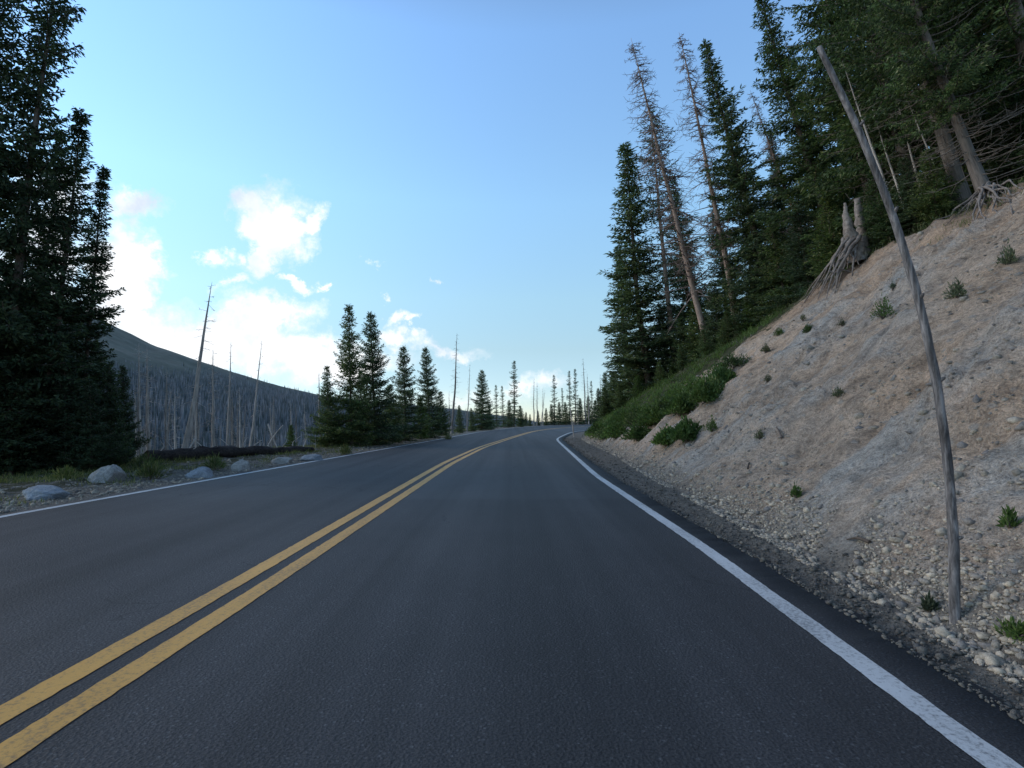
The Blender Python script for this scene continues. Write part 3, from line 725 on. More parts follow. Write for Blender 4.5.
for i, (px, py, w, h, mt, lb) in enumerate([
    (884, 318, .55, .48, LF, 'largest round green bush in the middle of the dirt bank right of the root stump'),
    (957, 298, .36, .34, SG, 'grey green bush between the marker pole and the right edge of the bank'),
    (1009, 266, .34, .40, SG, 'upright bush high on the bank under the exposed tree roots'),
    (893, 290, .22, .20, SG, 'small grey tuft just above the largest bank bush'),
    (808, 333, .34, .24, LF, 'green tuft on the slope below the root stump'),
    (803, 320, .26, .22, SG, 'faint grey green tuft directly under the hanging roots'),
    (779, 336, .40, .30, LF, 'green tuft near the top of the bank left of the stump roots'),
    (766, 352, .36, .26, SG, 'grey tuft at the grassy upper rim of the bank'),
    (842, 326, .26, .22, SG, 'lone grey tuft midway between stump roots and largest bush'),
    (768, 382, .26, .20, SG, 'dull tuft on the bare slope below the upper rim'),
    (796, 498, .16, .17, M['needle_fresh'], 'bright green sprig low on the bank above the loose stones'),
    (1010, 528, .13, .16, LF, 'green sprig right of the marker pole on the lower bank'),
    (838, 397, .24, .18, SG, 'small dull tuft beside the pale rock band'),
    (712, 432, .42, .36, LF, 'dark green tuft alone on the gravel slope past the leafy bush'),
    (760, 440, .24, .20, SG, 'sparse olive weed on the lower left of the bank'),
    (1018, 640, .20, .12, LF, 'low green weed in the stones at the bottom right corner'),
    (930, 612, .10, .10, SG, 'withered weed at the foot of the marker pole')]):
    shrub(px, py, w * .72, h * .78, mt, lb, G1, 100 + i, n=460 if w > .3 else 240, bl=.045 if w < .3 else .06, bw=.28)
G2 = 'leafy bushes at the foot of the right hand forest'
for i, (px, py, w, h, lb) in enumerate([
    (687, 440, 1.3, .65, 'bright leafy bush spreading over the gravel slope below the forest edge'),
    (668, 444, 1.1, .55, 'leafy bush at the lower rim of the green ground cover'),
    (640, 440, 1.5, .8, 'bush above the green ground cover left of the bright leafy bush'),
    (617, 438, 1.6, .9, 'rounded bush where the ground cover meets the gravel shoulder'),
    (600, 434, 1.8, 1.0, 'low bush beside the far marker pole at the inside of the bend'),
    (655, 424, 1.7, 1.1, 'tall bush under the leaning dead trunks at the forest edge'),
    (680, 415, 1.6, 1.0, 'bush halfway up the vegetated slope under the young spruces'),
    (705, 403, 1.4, .9, 'bush at the boundary of bare dirt and forest'),
    (722, 385, 1.2, .7, 'uppermost leafy bush beside the bare dirt slope'),
    (632, 424, 1.9, 1.3, 'broad bush against the lowest branches of the leftmost tall spruce')]):
    shrub(px, py, w * .75, h * .65, LF, lb, G2, 140 + i, n=1900, bl=.12, bw=.4)
for i in range(26):
    t = random.random(); px = 598 + 140 * t; py = 436 - 62 * t ** 1.15 + random.uniform(-9, 12)
    shrub(px, py, random.uniform(.7, 1.2), random.uniform(.3, .7), [LF, M['needle_fresh'], M['needle']][i % 3],
          'ragged low shrub in the undergrowth between bare dirt and the right forest edge', 'undergrowth shrubs below the right forest edge', 300 + i, n=900, bl=.11, bw=.34)
G3 = 'low weeds on the left verge'
for i, (px, py, w, h, lb) in enumerate([
    (146, 468, .8, .35, 'clump of grass hiding the near end of the fallen log'),
    (150, 479, .5, .3, 'clump of green weeds between the two largest boulders'),
    (215, 470, .45, .3, 'green weeds hiding the foot of the upright boulder'),
    (66, 480, .4, .2, 'low weeds between the leftmost boulder and the trees'),
    (345, 455, .5, .3, 'pale weeds in front of the widest roadside spruce'),
    (448, 440, .5, .35, 'roadside weeds under the last of the four roadside spruces')]):
    shrub(px, py, w, h, M['grass'], lb, G3, 170 + i, n=260, bl=.16, bw=.14, up=1.2)

# ------------------------------------------------------------------ trees, right forest
GR = 'tall spruces of the forest on the right bank'; GD = 'dead standing trees rising from the right bank'
plant('narrow', 650, 39, 625, 143, 'leftmost tall narrow spruce of the right bank forest', GR, 1.9)
plant('sparse', 676, 38, 650, 108, 'half bare spruce just right of the leftmost narrow one', GR, 1.35)
plant('snag_a', 714, 32, 631, 38, 'tallest leaning dead tree, feathered with bare twigs, farthest left of the dead ones', GD)
plant('snag_b', 741, 29.5, 679, 32, 'thin leaning dead tree with its tip right of the tallest dead tree', GD)
plant('tall_b', 782, 28, 704, 41, 'pointed dense spruce between the thin dead tree and the curled dead top', GR, 1.5)
plant('snag_b', 825, 26, 750, 90, 'dead tree with drooping curled top beside the large spruce that leaves the frame', GD, .9)
plant('tall_a', 848, 25, 759, -8, 'large full spruce whose tip touches the top of the frame', GR, 1.25)
plant('sparse', 760, 31, 735, 150, 'thin spruce half hidden behind the pointed dense spruce', GR, 1.3)
plant('tall_b', 700, 41, 672, 175, 'spruce behind the trunks of the two leaning dead trees', GR, 1.6)
plant('narrow', 632, 45, 618, 245, 'short narrow spruce at the outer left corner of the right forest', GR, 1.9)
plant('sparse', 806, 29, 768, 190, 'slim spruce seen in the gap left of the large full spruce', GR, 1.4)
GT = 'towering spruces at the top right of the frame'
for bpx, Y, tx, ty, k, lb, g in [
    (882, 21, 795, -150, 'tall_a', 'towering spruce directly behind the top of the marker pole', 1.0),
    (925, 19, 800, -230, 'big', 'towering spruce with bare lower trunk right of the marker pole top', .95),
    (966, 16, 810, -300, 'big', 'towering spruce just left of the tree with exposed roots', .85),
    (1058, 14.5, 900, -420, 'big', 'towering spruce at the right edge uphill of the exposed roots', .85)]:
    plant(k, bpx, Y, tx, ty, lb, GT, g)
for bpx, Y, tx, ty, k in [(905, 26, 850, -120, 'tall_a'), (955, 24, 880, -190, 'tall_b'), (1005, 21, 930, -260, 'tall_a'), (1060, 19, 985, -330, 'tall_a'), (1100, 23, 1020, -260, 'tall_b'), (1120, 17, 1040, -380, 'tall_a'), (985, 29, 920, -100, 'tall_b'), (1070, 30, 1000, -120, 'tall_a')]:
    plant(k, bpx, Y, tx, ty, 'dark spruce deep in the forest at the top right', 'spruces deep in the right forest', 1.15)
for bpx, Y, tx, ty, k in [(800, 36, 770, 130, 'tall_b'), (840, 35, 800, 90, 'tall_a'), (735, 42, 712, 190, 'tall_b'), (880, 34, 835, 40, 'tall_a')]:
    plant(k, bpx, Y, tx, ty, 'spruce standing behind the front row of the right bank forest', 'spruces behind the front row of the right forest', 1.4)
GSn = 'pale bare trunks in the right forest'
for bpx, Y, tx, ty, lb in [
    (902, 18, 842, 60, 'pale bare trunk slanting behind the marker pole'),
    (912, 18.5, 868, 95, 'pale bare trunk just right of the marker pole'),
    (930, 18, 892, 80, 'pale bare trunk midway between pole and exposed roots'),
    (955, 16, 905, 95, 'short pale bare trunk left of the exposed roots')]:
    plant('snag_c', bpx, Y, tx, ty, lb, GSn, .8)
# root-bound spruce
GY = 'young spruces along the top of the dirt bank'
for bpx, Y, tx, ty, k, lb in [
    (890, 17.3, 872, 172, 'young', 'young spruce right of the root stump behind the pole'),
    (915, 16.6, 903, 158, 'mid_b', 'young spruce right of the pole on the bank rim'),
    (938, 15.8, 928, 150, 'young', 'young spruce left of the exposed roots on the bank rim'),
    (965, 17.5, 955, 100, 'mid_a', 'young spruce in the shade just left of the root gripped trunk'),
    (1020, 16.5, 1008, 70, 'mid_b', 'young spruce in the shade right of the root gripped trunk'),
    (1045, 15.5, 1036, 60, 'mid_a', 'young spruce at the right edge above the exposed roots'),
    (1000, 19, 990, 60, 'mid_b', 'young spruce deep in the shade behind the exposed roots'),
    (838, 21.5, 826, 198, 'young', 'young spruce immediately left of the root stump'),
    (812, 23.5, 796, 205, 'mid_b', 'dense young spruce above the hanging stump roots'),
    (789, 25.5, 770, 222, 'mid_a', 'young spruce uphill of the small tufts at the bank rim'),
    (766, 27.5, 752, 235, 'mid_b', 'young spruce under the pointed dense spruce'),
    (744, 29.3, 730, 262, 'mid_a', 'young spruce beside the base of the thin dead tree'),
    (724, 31, 712, 282, 'mid_b', 'young spruce beside the base of the tallest dead tree'),
    (705, 33, 695, 300, 'young', 'young spruce left of the tallest dead trunk'),
    (688, 35.5, 680, 318, 'mid_a', 'young spruce in front of the half bare spruce'),
    (668, 38, 661, 310, 'mid_b', 'young spruce low in the dense forest edge'),
    (650, 40.5, 643, 330, 'young', 'young spruce in front of the leftmost narrow spruce'),
    (633, 43, 628, 345, 'mid_a', 'young spruce at the lower left corner of the right forest'),
    (618, 47, 614, 372, 'young', 'small spruce nearest the inside of the bend'),
    (607, 46, 604, 388, 'young', 'little spruce standing lowest at the inside of the bend'),
    (622, 39, 619, 385, 'young', 'little spruce in the ground cover above the gravel shoulder'),
    (639, 35, 637, 376, 'young_b', 'pale little spruce standing clear in the ground cover'),
    (662, 31.5, 659, 362, 'young', 'little spruce halfway along the green strip'),
    (684, 29.5, 680, 345, 'young', 'little spruce over the bright leafy bush'),
    (708, 28.5, 703, 330, 'young', 'little spruce at the upper half of the green strip'),
    (730, 27.3, 726, 312, 'young', 'little spruce at the narrow upper end of the green strip'),
    (752, 27.3, 748, 302, 'young_b', 'bright green little spruce on the bank rim'),
    (728, 29.5, 724, 326, 'young_b', 'bright little spruce just above the bare dirt'),
    (700, 32.5, 697, 352, 'young_b', 'bright little spruce low on the vegetated slope'),
    (676, 35.5, 672, 365, 'young_b', 'bright little spruce among the leafy bushes'),
    (654, 39, 652, 378, 'young_b', 'bright little spruce just above the ground cover')]:
    plant(k, bpx, Y, tx, ty, lb, GY, 1.6)

# ------------------------------------------------------------------ left trees
GL = 'tall dark trees on the left'
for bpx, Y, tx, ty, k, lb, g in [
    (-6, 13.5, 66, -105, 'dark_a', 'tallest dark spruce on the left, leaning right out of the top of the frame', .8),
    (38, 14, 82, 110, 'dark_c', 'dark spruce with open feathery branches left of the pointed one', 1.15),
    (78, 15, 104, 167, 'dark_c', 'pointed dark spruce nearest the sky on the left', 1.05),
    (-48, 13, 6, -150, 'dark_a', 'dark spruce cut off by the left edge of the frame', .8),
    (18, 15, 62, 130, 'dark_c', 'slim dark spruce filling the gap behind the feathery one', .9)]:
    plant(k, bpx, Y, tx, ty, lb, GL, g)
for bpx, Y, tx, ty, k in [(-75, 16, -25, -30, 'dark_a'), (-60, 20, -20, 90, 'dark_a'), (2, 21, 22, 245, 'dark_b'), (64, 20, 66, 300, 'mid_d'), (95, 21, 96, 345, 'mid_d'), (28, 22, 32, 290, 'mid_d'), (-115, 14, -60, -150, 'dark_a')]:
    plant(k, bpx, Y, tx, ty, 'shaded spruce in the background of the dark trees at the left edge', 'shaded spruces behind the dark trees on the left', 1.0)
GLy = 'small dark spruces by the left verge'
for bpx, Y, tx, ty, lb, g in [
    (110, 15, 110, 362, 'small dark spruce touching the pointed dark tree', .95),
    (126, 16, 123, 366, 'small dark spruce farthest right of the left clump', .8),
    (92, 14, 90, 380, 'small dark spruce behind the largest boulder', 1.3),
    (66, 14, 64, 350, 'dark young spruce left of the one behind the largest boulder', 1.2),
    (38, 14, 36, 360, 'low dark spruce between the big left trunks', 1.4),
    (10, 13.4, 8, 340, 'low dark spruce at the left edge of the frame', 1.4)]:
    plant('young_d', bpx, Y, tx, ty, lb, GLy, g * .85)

GM = 'roadside spruces left of the road'
plant('mid_a', 352, 27, 349, 305, 'roadside spruce with sparse drooping top, tallest and left of the pair', GM, 1.0)
plant('mid_b', 377, 29, 371, 312, 'full roadside spruce right of the sparse topped one', GM, 1.1)
plant('mid_b', 405, 34.5, 403, 346, 'third roadside spruce, broad and shorter', GM, 1.2)
plant('mid_b', 430, 40, 425, 347, 'fourth roadside spruce nearest the bend', GM, 1.1)
plant('mid_a', 330, 26.5, 327, 366, 'low spreading spruce at the left foot of the sparse topped one', GM, 1.2)
plant('mid_a', 362, 30, 360, 370, 'low bushy spruce between the two tallest roadside spruces', GM, 1.15)
plant('young_b', 421, 37, 420, 398, 'pale green little spruce in front of the fourth roadside spruce', GM, 1.2)
plant('young', 392, 32, 390, 385, 'small dark spruce between second and third roadside spruces', GM, 1.3)
plant('young', 442, 46, 440, 392, 'small spruce at the right foot of the roadside row', GM, 1.2)
plant('young_b', 291, 23, 291, 425, 'tiny green spruce standing alone past the end of the log', GM, 1.2)

# ------------------------------------------------------------------ far row
GF = 'far spruces at the bend'; 
for k, bx, Y, tx, ty, lb, g in [
    ('mid_b', 482, 52, 482, 370, 'far conical spruce, widest of the row at the bend', 1.3),
    ('far_narrow', 497, 60, 496, 385, 'far slim spruce left of the tallest one', 1.3),
    ('far_narrow', 504, 64, 502, 386, 'far slim spruce touching the tallest one', 1.3),
    ('far_narrow', 514, 58, 514, 361, 'tallest far spruce with layered branches at the bend', 1.5),
    ('young', 521, 60, 520, 406, 'far low bushy spruce at the foot of the tallest one', 1.4),
    ('mid_b', 509, 66, 509, 400, 'far low spruce between the slim ones', 1.3),
    ('mid_b', 460, 50, 459, 405, 'far low spruce at the base of the feathery dead tree', 1.2),
    ('mid_b', 472, 56, 471, 408, 'far low spruce left of the conical one', 1.2),
    ('far_narrow', 555, 105, 554, 375, 'far narrow spruce standing apart above the road end', 1.3),
    ('mid_b', 552, 108, 551, 404, 'far bushy spruce left of the lone narrow one', 1.3),
    ('mid_b', 559, 110, 559, 402, 'far bushy spruce right of the lone narrow one', 1.3),
    ('far_narrow', 570, 108, 569, 371, 'left one of the twin far spruces', 1.2),
    ('far_narrow', 575, 110, 575, 369, 'right one of the twin far spruces', 1.2),
    ('mid_b', 566, 106, 565, 402, 'far bushy spruce left of the twins', 1.5),
    ('mid_b', 581, 108, 580, 398, 'far bushy spruce right of the twins', 1.4),
    ('mid_b', 538, 112, 538, 411, 'far small spruce among bare snags', 1.2),
    ('mid_b', 546, 114, 546, 408, 'far small spruce between the snags and the lone narrow one', 1.2),
    ('mid_b', 530, 110, 530, 414, 'far smallest spruce left of the snags', 1.2),
    ('far_narrow', 592, 92, 591, 381, 'far spruce left of the last dead tree', 1.1),
    ('mid_b', 599, 88, 598, 388, 'far spruce partly hidden by the right forest', 1.2),
    ('mid_b', 605, 80, 605, 372, 'far spruce merging with the right forest edge', 1.2),
    ('mid_b', 490, 76, 489, 404, 'far small spruce at the right skirt of the conical one', 1.3),
    ('mid_b', 526, 120, 526, 412, 'far small spruce just past the tallest one', 1.3),
    ('far_narrow', 563, 150, 562, 388, 'far slender spruce left of the twins', 1.2),
    ('mid_b', 588, 170, 588, 396, 'far spruce between the last dead trees', 1.2),
    ('mid_b', 594, 180, 595, 400, 'far low spruce beside the edge of the right forest', 1.3),
    ('mid_a', 612, 70, 611, 372, 'spruce tucked in behind the right forest corner', 1.2)]:
    plant(k, bx, Y, tx, ty, lb, GF, g)
GFD = 'far dead trees at the bend'
for bx, Y, tx, ty, lb, g in [
    (452, 46, 457, 333, 'tall feathery dead tree right of the roadside spruces', 1.0),
    (467, 50, 470, 364, 'thin bare dead pole tree left of the conical far spruce', .7),
    (449, 52, 449, 391, 'short dead tree behind the feathery one', 1.0),
    (534, 100, 534, 378, 'dead tree, left one of the far pair', 1.0),
    (537, 104, 537, 382, 'dead tree, right one of the far pair', 1.0),
    (543, 108, 543, 388, 'short dead tree beside the far pair', 1.0),
    (541, 103, 545, 390, 'short leaning dead tree beside the far pair', .8),
    (586, 95, 583, 358, 'tallest dead tree at the far end of the road', 1.0),
    (589, 92, 587, 373, 'second dead tree at the far end of the road', 1.0),
    (601, 82, 600, 374, 'dead tree against the edge of the right forest', 1.0),
    (578, 100, 577, 396, 'short dead tree right of the twin spruces', .8)]:
    plant('snag_far', bx, Y, tx, ty, lb, GFD, g)
GDL = 'dead standing trees beyond the fallen log'
for k, bx, Y, tx, ty, lb, g in [
    ('snag_c', 183, 19, 212, 282, 'tallest leaning grey dead tree on the left with short twigs', 1.0),
    ('snag_d', 213, 24, 213, 348, 'straight twiggy dead tree right of the tall leaning one', .8),
    ('snag_c', 228, 27, 231, 342, 'slender dead pole with hardly any twigs, middle of the left group', .6),
    ('snag_c', 250, 25, 262, 340, 'slender dead pole leaning right near the tangled branches', .6),
    ('snag_d', 143, 22, 139, 343, 'leftmost pale dead tree next to the small dark spruces', .8),
    ('snag_d', 151, 23, 147, 346, 'pale dead tree just right of the leftmost one', .8),
    ('snag_d', 168, 22, 167, 370, 'short twiggy dead tree left of the tall leaning one', .9),
    ('snag_e', 154, 20, 156, 418, 'broken pale stub of a dead tree near the log end', 1.0),
    ('snag_e', 272, 24, 270, 408, 'short broken reddish snag above the tangled branches', 1.0),
    ('snag_d', 292, 27, 290, 400, 'short dead tree above the tiny green spruce', .8),
    ('snag_d', 322, 28, 319, 372, 'twiggy dead top left of the roadside spruces', .9),
    ('snag_e', 316, 23, 315, 436, 'whitish broken stake beside the roadside spruces', .6),
    ('snag_e', 196, 26, 195, 405, 'short snag right of the tall leaning dead tree', .8),
    ('snag_d', 240, 32, 239, 388, 'thin distant dead tree between the two slender poles', .8),
    ('snag_d', 305, 34, 304, 402, 'thin distant dead tree left of the twiggy dead top', .8),
    ('snag_d', 176, 30, 175, 392, 'thin distant dead tree behind the tall leaning trunk', .8)]:
    plant(k, bx, Y, tx, ty, lb, GDL, g * (1.25 if tx == 212 else 1.5))
for i in range(26):
    bx = random.uniform(128, 330); Yd = random.uniform(30, 60); 
    plant('snag_far', bx, Yd, bx + random.uniform(-3, 5), random.uniform(385, 425), 'grey dead tree standing on the drop below the left verge', 'grey dead trees on the drop below the verge', random.uniform(1.0, 1.5))

# ------------------------------------------------------------------ log and fallen branches
def tube_obj(name, pts, rad, mat, parent=None, sides=12, rough=0.0, seed=0):
    pts = np.array(pts, float); n = max(12, len(pts) * 6); t = np.linspace(0, 1, len(pts)); tt = np.linspace(0, 1, n)
    pp = np.stack([np.interp(tt, t, pts[:, k]) for k in range(3)], -1)
    ker = np.exp(-np.linspace(-1.6, 1.6, 7) ** 2); ker /= ker.sum()
    pe = np.vstack([np.repeat(pp[:1], 3, 0), pp, np.repeat(pp[-1:], 3, 0)])
    ps = np.stack([np.convolve(pe[:, k], ker, 'valid') for k in range(3)], -1); ps[0] = pp[0]; ps[-1] = pp[-1]
    rr = np.interp(tt, np.linspace(0, 1, len(rad)), rad)
    V, Fq = clean(*tubes([(ps, rr)], sides))
    if rough:
        c = np.repeat(ps, sides, 0); nn = fbm(V[:, 0] * 4 + seed + V[:, 2] * 3, V[:, 1] * 4 + V[:, 2] * 5, 3); V = c + (V - c) * (1 + rough * nn)[:, None]
    return link(name, mesh_np(name, V, Fq, mat, smooth=True), parent)
la = base_pt(146, 17.2); lb_ = base_pt(312, 22.5)
log = bpy.data.objects.new('fallen_log', None); COL.objects.link(log); log.location = la
tag(log, 'long dark fallen log lying along the edge of the left verge', 'log')
dv = lb_ - la
trunk = tube_obj('trunk', [(0, 0, .17), tuple(dv * .3 + Vector((0, .05, .20))), tuple(dv * .65 + Vector((0, -.08, .16))), tuple(dv + Vector((0, 0, .12)))], [.20, .23, .16, .12], M['logbark'], log, 16, .42)
for i in range(12):
    f = .05 + i * .08; p = dv * f + Vector((0, 0, .25)); a = random.uniform(0, PI)
    tube_obj('branch_stub', [tuple(p), tuple(p + Vector((random.uniform(-.2, .2), random.uniform(-.2, .2), .22))), tuple(p + Vector((random.uniform(-.4, .4), random.uniform(-.2, .2), .45)))], [.022, .015, .006], M['greywood'], log, 5)
GFB = 'fallen branches around the log'
for i, (p0, p1, lb) in enumerate([
    ((268, 446, 22), (283, 425, 22), 'pale forked fallen branch rising right over the log end'),
    ((268, 424, 22.5), (281, 456, 22), 'pale fallen branch crossing the forked one'),
    ((250, 455, 21.5), (262, 440, 22), 'short bent fallen branch left of the crossing ones'),
    ((143, 455, 18.5), (165, 462, 18), 'thin fallen branch at the near end of the log'),
    ((196, 438, 20), (184, 459, 19), 'broken branch leaning at the foot of the tall leaning dead tree'),
    ((302, 452, 22), (285, 447, 23), 'low fallen branch by the tiny green spruce')]):
    a = at(*p0); b = at(*p1); m_ = (a + b) / 2 + Vector((random.uniform(-.08, .08), 0, random.uniform(.02, .12)))
    o = tube_obj('fallen_branch', [tuple(a - a), tuple(m_ - a), tuple(b - a)], [.035, .028, .014], M['greywood'], None, 6, .1, i); o.location = a
    tag(o, lb, 'branch', GFB)
for i, (px, py, ln, an) in enumerate([(748, 470, .55, .5), (870, 545, .3, 1.9), (782, 440, .45, .9)]):
    p = hit(px, py); q = p + Vector((math.cos(an) * ln * .3, math.sin(an) * ln, 0)); q.z = hz(q.x, q.y)
    o = tube_obj('fallen_branch', [(0, 0, .02), tuple((q - p) * .5 + Vector((0, 0, .05))), tuple(q - p + Vector((0, 0, .02)))], [.018, .014, .006], M['bark'], None, 6); o.location = p
    tag(o, ['dark stick lying on the gravel slope left on the bank', 'short stick lying above the dark stone patch', 'thin stick on the bare slope below the tufts'][i], 'branch', 'sticks lying on the dirt bank')

# ------------------------------------------------------------------ marker poles
pb = base_pt(954, 3.52)
pts = [(954, 622), (954, 540), (948, 462), (937, 382), (919, 300), (893, 214), (858, 128), (819, 47)]
P_ = [at(px, py, 3.52 + k * .03) for k, (px, py) in enumerate(pts)]
P_[0] = Vector((P_[0].x, 3.52, pb.z - .1))
pole = bpy.data.objects.new('marker_pole', None); COL.objects.link(pole); pole.location = (pb.x, pb.y, pb.z)
tag(pole, 'tall thin weathered wooden snow marker pole bending over the road at the right', 'pole', 'snow marker poles')
rel = [tuple(q - pole.location) for q in P_]
tube_obj('shaft', rel, [.030, .029, .028, .027, .026, .024, .022, .019], M['pole'], pole, 14, .10)
for k, f in enumerate((1, 3, 4, 5, 6)):
    a = Vector(rel[f]); d_ = Vector((random.uniform(-1, 1), -.6, .5)).normalized()
    tube_obj('knot', [tuple(a + d_ * .02), tuple(a + d_ * .045), tuple(a + d_ * .055)], [.014, .011, .006], M['pole'], pole, 7)
p2 = base_pt(574, 42); t2 = at(570, 408, 42)
pole2 = bpy.data.objects.new('marker_pole', None); COL.objects.link(pole2); pole2.location = p2
tag(pole2, 'small pale snow marker pole at the inside of the far bend', 'pole', 'snow marker poles')
tube_obj('shaft', [(0, 0, -.1), tuple((t2 - p2) * .5 + Vector((.03, 0, 0))), tuple(t2 - p2)], [.045, .04, .035], M['greywood'], pole2, 8)
tube_obj('knot', [tuple((t2 - p2) * .4 + Vector((0, -.03, 0))), tuple((t2 - p2) * .4 + Vector((0, -.07, .02)))], [.02, .01], M['greywood'], pole2, 6)

# ------------------------------------------------------------------ stump and rooted spruce
def root(parent, org, px, py, r, rs, lift=.10, hang=0.0, end_lift=.02, nseg=6):
    q = rim(px, py); pts = [org]
    for k in range(1, nseg + 1):
        f = k / nseg; p = org.lerp(q, f) + Vector(rs.normal(0, .09, 3)) * math.sin(f * PI)
        g = hz(p.x, p.y); z = g + lift * (1 - f) + end_lift + (hang + .10) * math.sin(f * PI)
        p.z = org.z * (1 - f) ** 2 + z * (1 - (1 - f) ** 2)
        pts.append(p)
    L0 = parent.location
    tube_obj('root', [tuple(p - L0) for p in pts], list(np.linspace(r, r * .22, nseg + 1)), M['rootwood'], parent, 7, .2, px)
    # side rootlet
    i = rs.randint(2, nseg - 1); a = pts[i]; b = a + Vector((rs.normal(0, .25), rs.normal(-.1, .15), -.28)); 
    b.z = max(b.z, hz(b.x, b.y) + .02)
    tube_obj('root', [tuple(a - L0), tuple((a + b) / 2 - L0 + Vector((.03, 0, .03))), tuple(b - L0)], [r * .5, r * .35, r * .15], M['rootwood'], parent, 5, .2, px + 1)
rs = np.random.RandomState(77)
sb = rim(851, 252)
st = bpy.data.objects.new('uprooted_stump', None); COL.objects.link(st); st.location = sb
tag(st, 'broken grey tree stump with exposed roots hanging over the top of the dirt bank', 'stump')
Ys = sb.y
def rp(px, py, dy=0): return tuple(at(px, py, Ys + dy) - sb)
tube_obj('trunk', [rp(858, 262), rp(852, 238), rp(846, 218), rp(845, 203)], [.34, .21, .11, .04], M['rootwood'], st, 16, .5, 3)
tube_obj('trunk', [rp(862, 256, .3), rp(861, 228, .3), rp(857, 199, .3)], [.24, .15, .10], M['rootwood'], st, 14, .4, 5)
org = Vector(rp(852, 240)) + sb
for px, py in [(800, 308), (805, 304), (811, 298), (817, 300), (823, 294), (829, 291), (836, 288), (842, 282), (848, 277), (854, 270), (813, 290), (804, 298), (821, 286), (833, 280), (845, 270), (859, 266), (826, 300), (838, 295)]:
    root(st, org + Vector(rs.normal(0, .13, 3)), px + rs.normal(0, 2), py, rs.uniform(.035, .075), rs, lift=.42, hang=.14)

rb = rim(993, 176, 16)
o = place('big', rb + Vector((0, .25, .25)), at(815, -260, rb.y + .4), 'spruce_tree', 'towering spruce with pale trunk and exposed roots gripping the bank edge', 'tree', GT, 2.0, .72)
bpy.context.view_layer.update()
Mi = o.matrix_world.inverted()
def root_on(tree, org, px, py, r, rs):
    q = rim(px, py); pts = [org]
    for k in range(1, 8):
        f = k / 7; p = org.lerp(q, f) + Vector(rs.normal(0, .055, 3)) * math.sin(f * PI)
        z = hz(p.x, p.y) + .16 * (1 - f) + .03
        p.z = org.z * (1 - f) ** 3 + z * (1 - (1 - f) ** 3); pts.append(p)
    c = tube_obj('root', [tuple(Mi @ p) for p in pts], list(np.linspace(r, r * .25, 8)), M['rootwood'], tree, 7, .2, px)
org = rb + Vector((0, .18, .28))
for px, py in [(930, 214), (936, 222), (945, 228), (985, 228), (1000, 222), (1018, 214), (948, 206), (956, 212), (964, 216), (972, 222), (980, 214), (987, 210), (994, 212), (1001, 206), (1009, 203), (1017, 200), (1026, 196), (1038, 190), (960, 206), (1024, 190), (975, 210), (943, 208), (968, 226), (1012, 196)]:
    root_on(o, org + Vector(rs.normal(0, .10, 3)), px, py, rs.uniform(.03, .065), rs)

# ------------------------------------------------------------------ sky, clouds, sun
SUN_AZ = math.radians(-80); SUN_EL = math.radians(24)
w = bpy.data.worlds.new('World'); S.world = w; w.use_nodes = True
w.cycles.sampling_method = 'MANUAL'; w.cycles.sample_map_resolution = 256
N = w.node_tree.nodes; L = w.node_tree.links
for q in list(N): N.remove(q)
out = N.new('ShaderNodeOutputWorld'); bg = N.new('ShaderNodeBackground'); L.new(bg.outputs[0], out.inputs[0])
sky = N.new('ShaderNodeTexSky'); sky.sky_type = 'NISHITA'; sky.sun_disc = False
sky.sun_elevation = SUN_EL; sky.sun_rotation = SUN_AZ; sky.altitude = 3200; sky.air_density = 1.0; sky.dust_density = .35; sky.ozone_density = 1.2
bg.inputs['Strength'].default_value = .126
tc = N.new('ShaderNodeTexCoord'); sx = N.new('ShaderNodeSeparateXYZ'); L.new(tc.outputs['Generated'], sx.inputs[0])
nz = N.new('ShaderNodeTexNoise'); nz.inputs['Scale'].default_value = 11; nz.inputs['Detail'].default_value = 8; nz.inputs['Roughness'].default_value = .68; L.new(tc.outputs['Generated'], nz.inputs['Vector'])
sc = N.new('ShaderNodeSeparateColor'); L.new(nz.outputs['Color'], sc.inputs[0])
az = mth(N, L, 'ADD', mth(N, L, 'ARCTAN2', sx.outputs[0], sx.outputs[1]), mth(N, L, 'MULTIPLY', mth(N, L, 'SUBTRACT', sc.outputs[0], .5), .19))
el = mth(N, L, 'ADD', mth(N, L, 'ARCSINE', sx.outputs[2]), mth(N, L, 'MULTIPLY', mth(N, L, 'SUBTRACT', sc.outputs[1], .5), .13))
def azel(px, py):
    d_ = ray(px, py); return math.atan2(d_[0], d_[1]), math.asin(d_[2] / np.linalg.norm(d_))
CL = [(276, 222, 36, 32, 0, 1), (302, 222, 26, 12, .5, 1), (262, 254, 32, 15, .5, 1), (213, 260, 18, 11, .3, .9), (236, 287, 18, 9, .5, .8), (290, 278, 15, 7, 0, .8), (315, 283, 7, 5, 0, .7),
      (268, 316, 50, 20, .2, 1), (235, 345, 80, 34, 0, 1), (300, 352, 70, 22, 0, .9), (345, 372, 75, 16, .1, .8), (195, 330, 40, 20, 0, .7),
      (112, 285, 42, 80, 0, 1.1), (120, 345, 80, 42, 0, 1.1), (136, 205, 34, 14, 0, .8), (50, 230, 50, 60, 0, .9), (10, 320, 70, 80, 0, 1),
      (402, 318, 18, 8, .3, .7), (405, 343, 34, 14, -.1, .85), (445, 352, 34, 8, 0, .6), (535, 385, 40, 9, 0, .5), (470, 397, 60, 9, 0, .4),
      (437, 282, 7, 3, .3, .5), (372, 258, 7, 3, 0, .5), (378, 296, 6, 4, 0, .5), (-200, 250, 160, 110, 0, .9), (-500, 150, 200, 90, 0, .8)]
dens = None
cxy = N.new('ShaderNodeCombineXYZ'); L.new(az, cxy.inputs[0]); L.new(el, cxy.inputs[1])
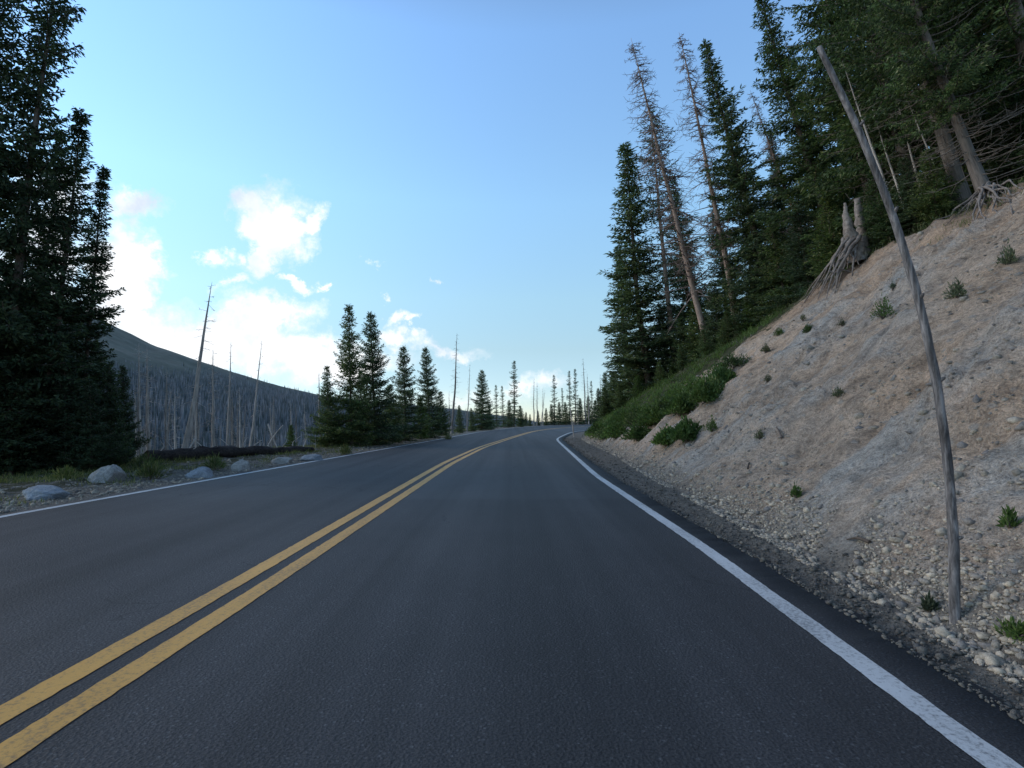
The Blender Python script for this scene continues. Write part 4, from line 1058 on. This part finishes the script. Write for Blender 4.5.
for (px, py, rx, ry, rot, k) in CL:
    a0, e0 = azel(px, py); foc = math.cos(a0) ** 2
    rx_ = rx / F * foc * 1.05; ry_ = ry / F * math.cos(a0)
    mp = N.new('ShaderNodeMapping'); mp.vector_type = 'TEXTURE'; mp.inputs['Location'].default_value = (a0, e0, 0)
    mp.inputs['Rotation'].default_value = (0, 0, rot); mp.inputs['Scale'].default_value = (rx_, ry_, 1); L.new(cxy.outputs[0], mp.inputs['Vector'])
    ln = N.new('ShaderNodeVectorMath'); ln.operation = 'LENGTH'; L.new(mp.outputs[0], ln.inputs[0])
    f = mth(N, L, 'MULTIPLY_ADD', ln.outputs['Value'], -k, 1.35 * k)
    dens = f if dens is None else mth(N, L, 'MAXIMUM', dens, f)
dens = mth(N, L, 'MAXIMUM', dens, 0.0)
n2 = noise(N, L, tc.outputs['Generated'], 16, 8, .62)
gate = mth(N, L, 'MINIMUM', mth(N, L, 'MULTIPLY', dens, 1.6), 1.0)
dd = mth(N, L, 'ADD', dens, mth(N, L, 'MULTIPLY', mth(N, L, 'MULTIPLY', mth(N, L, 'SUBTRACT', n2, .52), 2.2), gate))
mask = ramp(N, L, dd, [(.10, 0.0), (.34, .28), (.65, .82), (1.0, .97)])
n3 = noise(N, L, tc.outputs['Generated'], 6, 6, .6)
ccol = ramp(N, L, n3, [(.34, (6.0, 6.7, 7.8)), (.46, (8.3, 8.6, 9.0)), (.56, (9.8, 9.8, 9.8))])
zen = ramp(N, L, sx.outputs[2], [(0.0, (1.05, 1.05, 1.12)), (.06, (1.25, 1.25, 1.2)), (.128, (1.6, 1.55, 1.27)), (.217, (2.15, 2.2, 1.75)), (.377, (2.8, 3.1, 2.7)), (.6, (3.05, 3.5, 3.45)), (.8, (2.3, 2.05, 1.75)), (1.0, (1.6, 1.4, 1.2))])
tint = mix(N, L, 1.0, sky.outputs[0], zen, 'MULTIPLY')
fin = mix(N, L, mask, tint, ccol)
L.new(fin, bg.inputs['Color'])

sd = bpy.data.lights.new('sun', 'SUN'); sd.energy = 1.35; sd.angle = math.radians(30); sd.color = (1.0, .87, .72)
so = bpy.data.objects.new('sun', sd); COL.objects.link(so)
dirv = Vector((math.sin(SUN_AZ) * math.cos(SUN_EL), math.cos(SUN_AZ) * math.cos(SUN_EL), math.sin(SUN_EL)))
so.rotation_mode = 'QUATERNION'; so.rotation_quaternion = dirv.to_track_quat('Z', 'Y'); so.location = dirv * 60 + Vector((0, 0, 30))

S.view_settings.view_transform = 'Standard'; S.view_settings.look = 'None'; S.view_settings.exposure = 0
S.render.engine = 'CYCLES'
S.cycles.max_bounces = 4; S.cycles.diffuse_bounces = 3
print('objects', len(S.objects), 'blades', {k: len(p['parts'][1][1].polygons) for k, p in PROTO.items()})
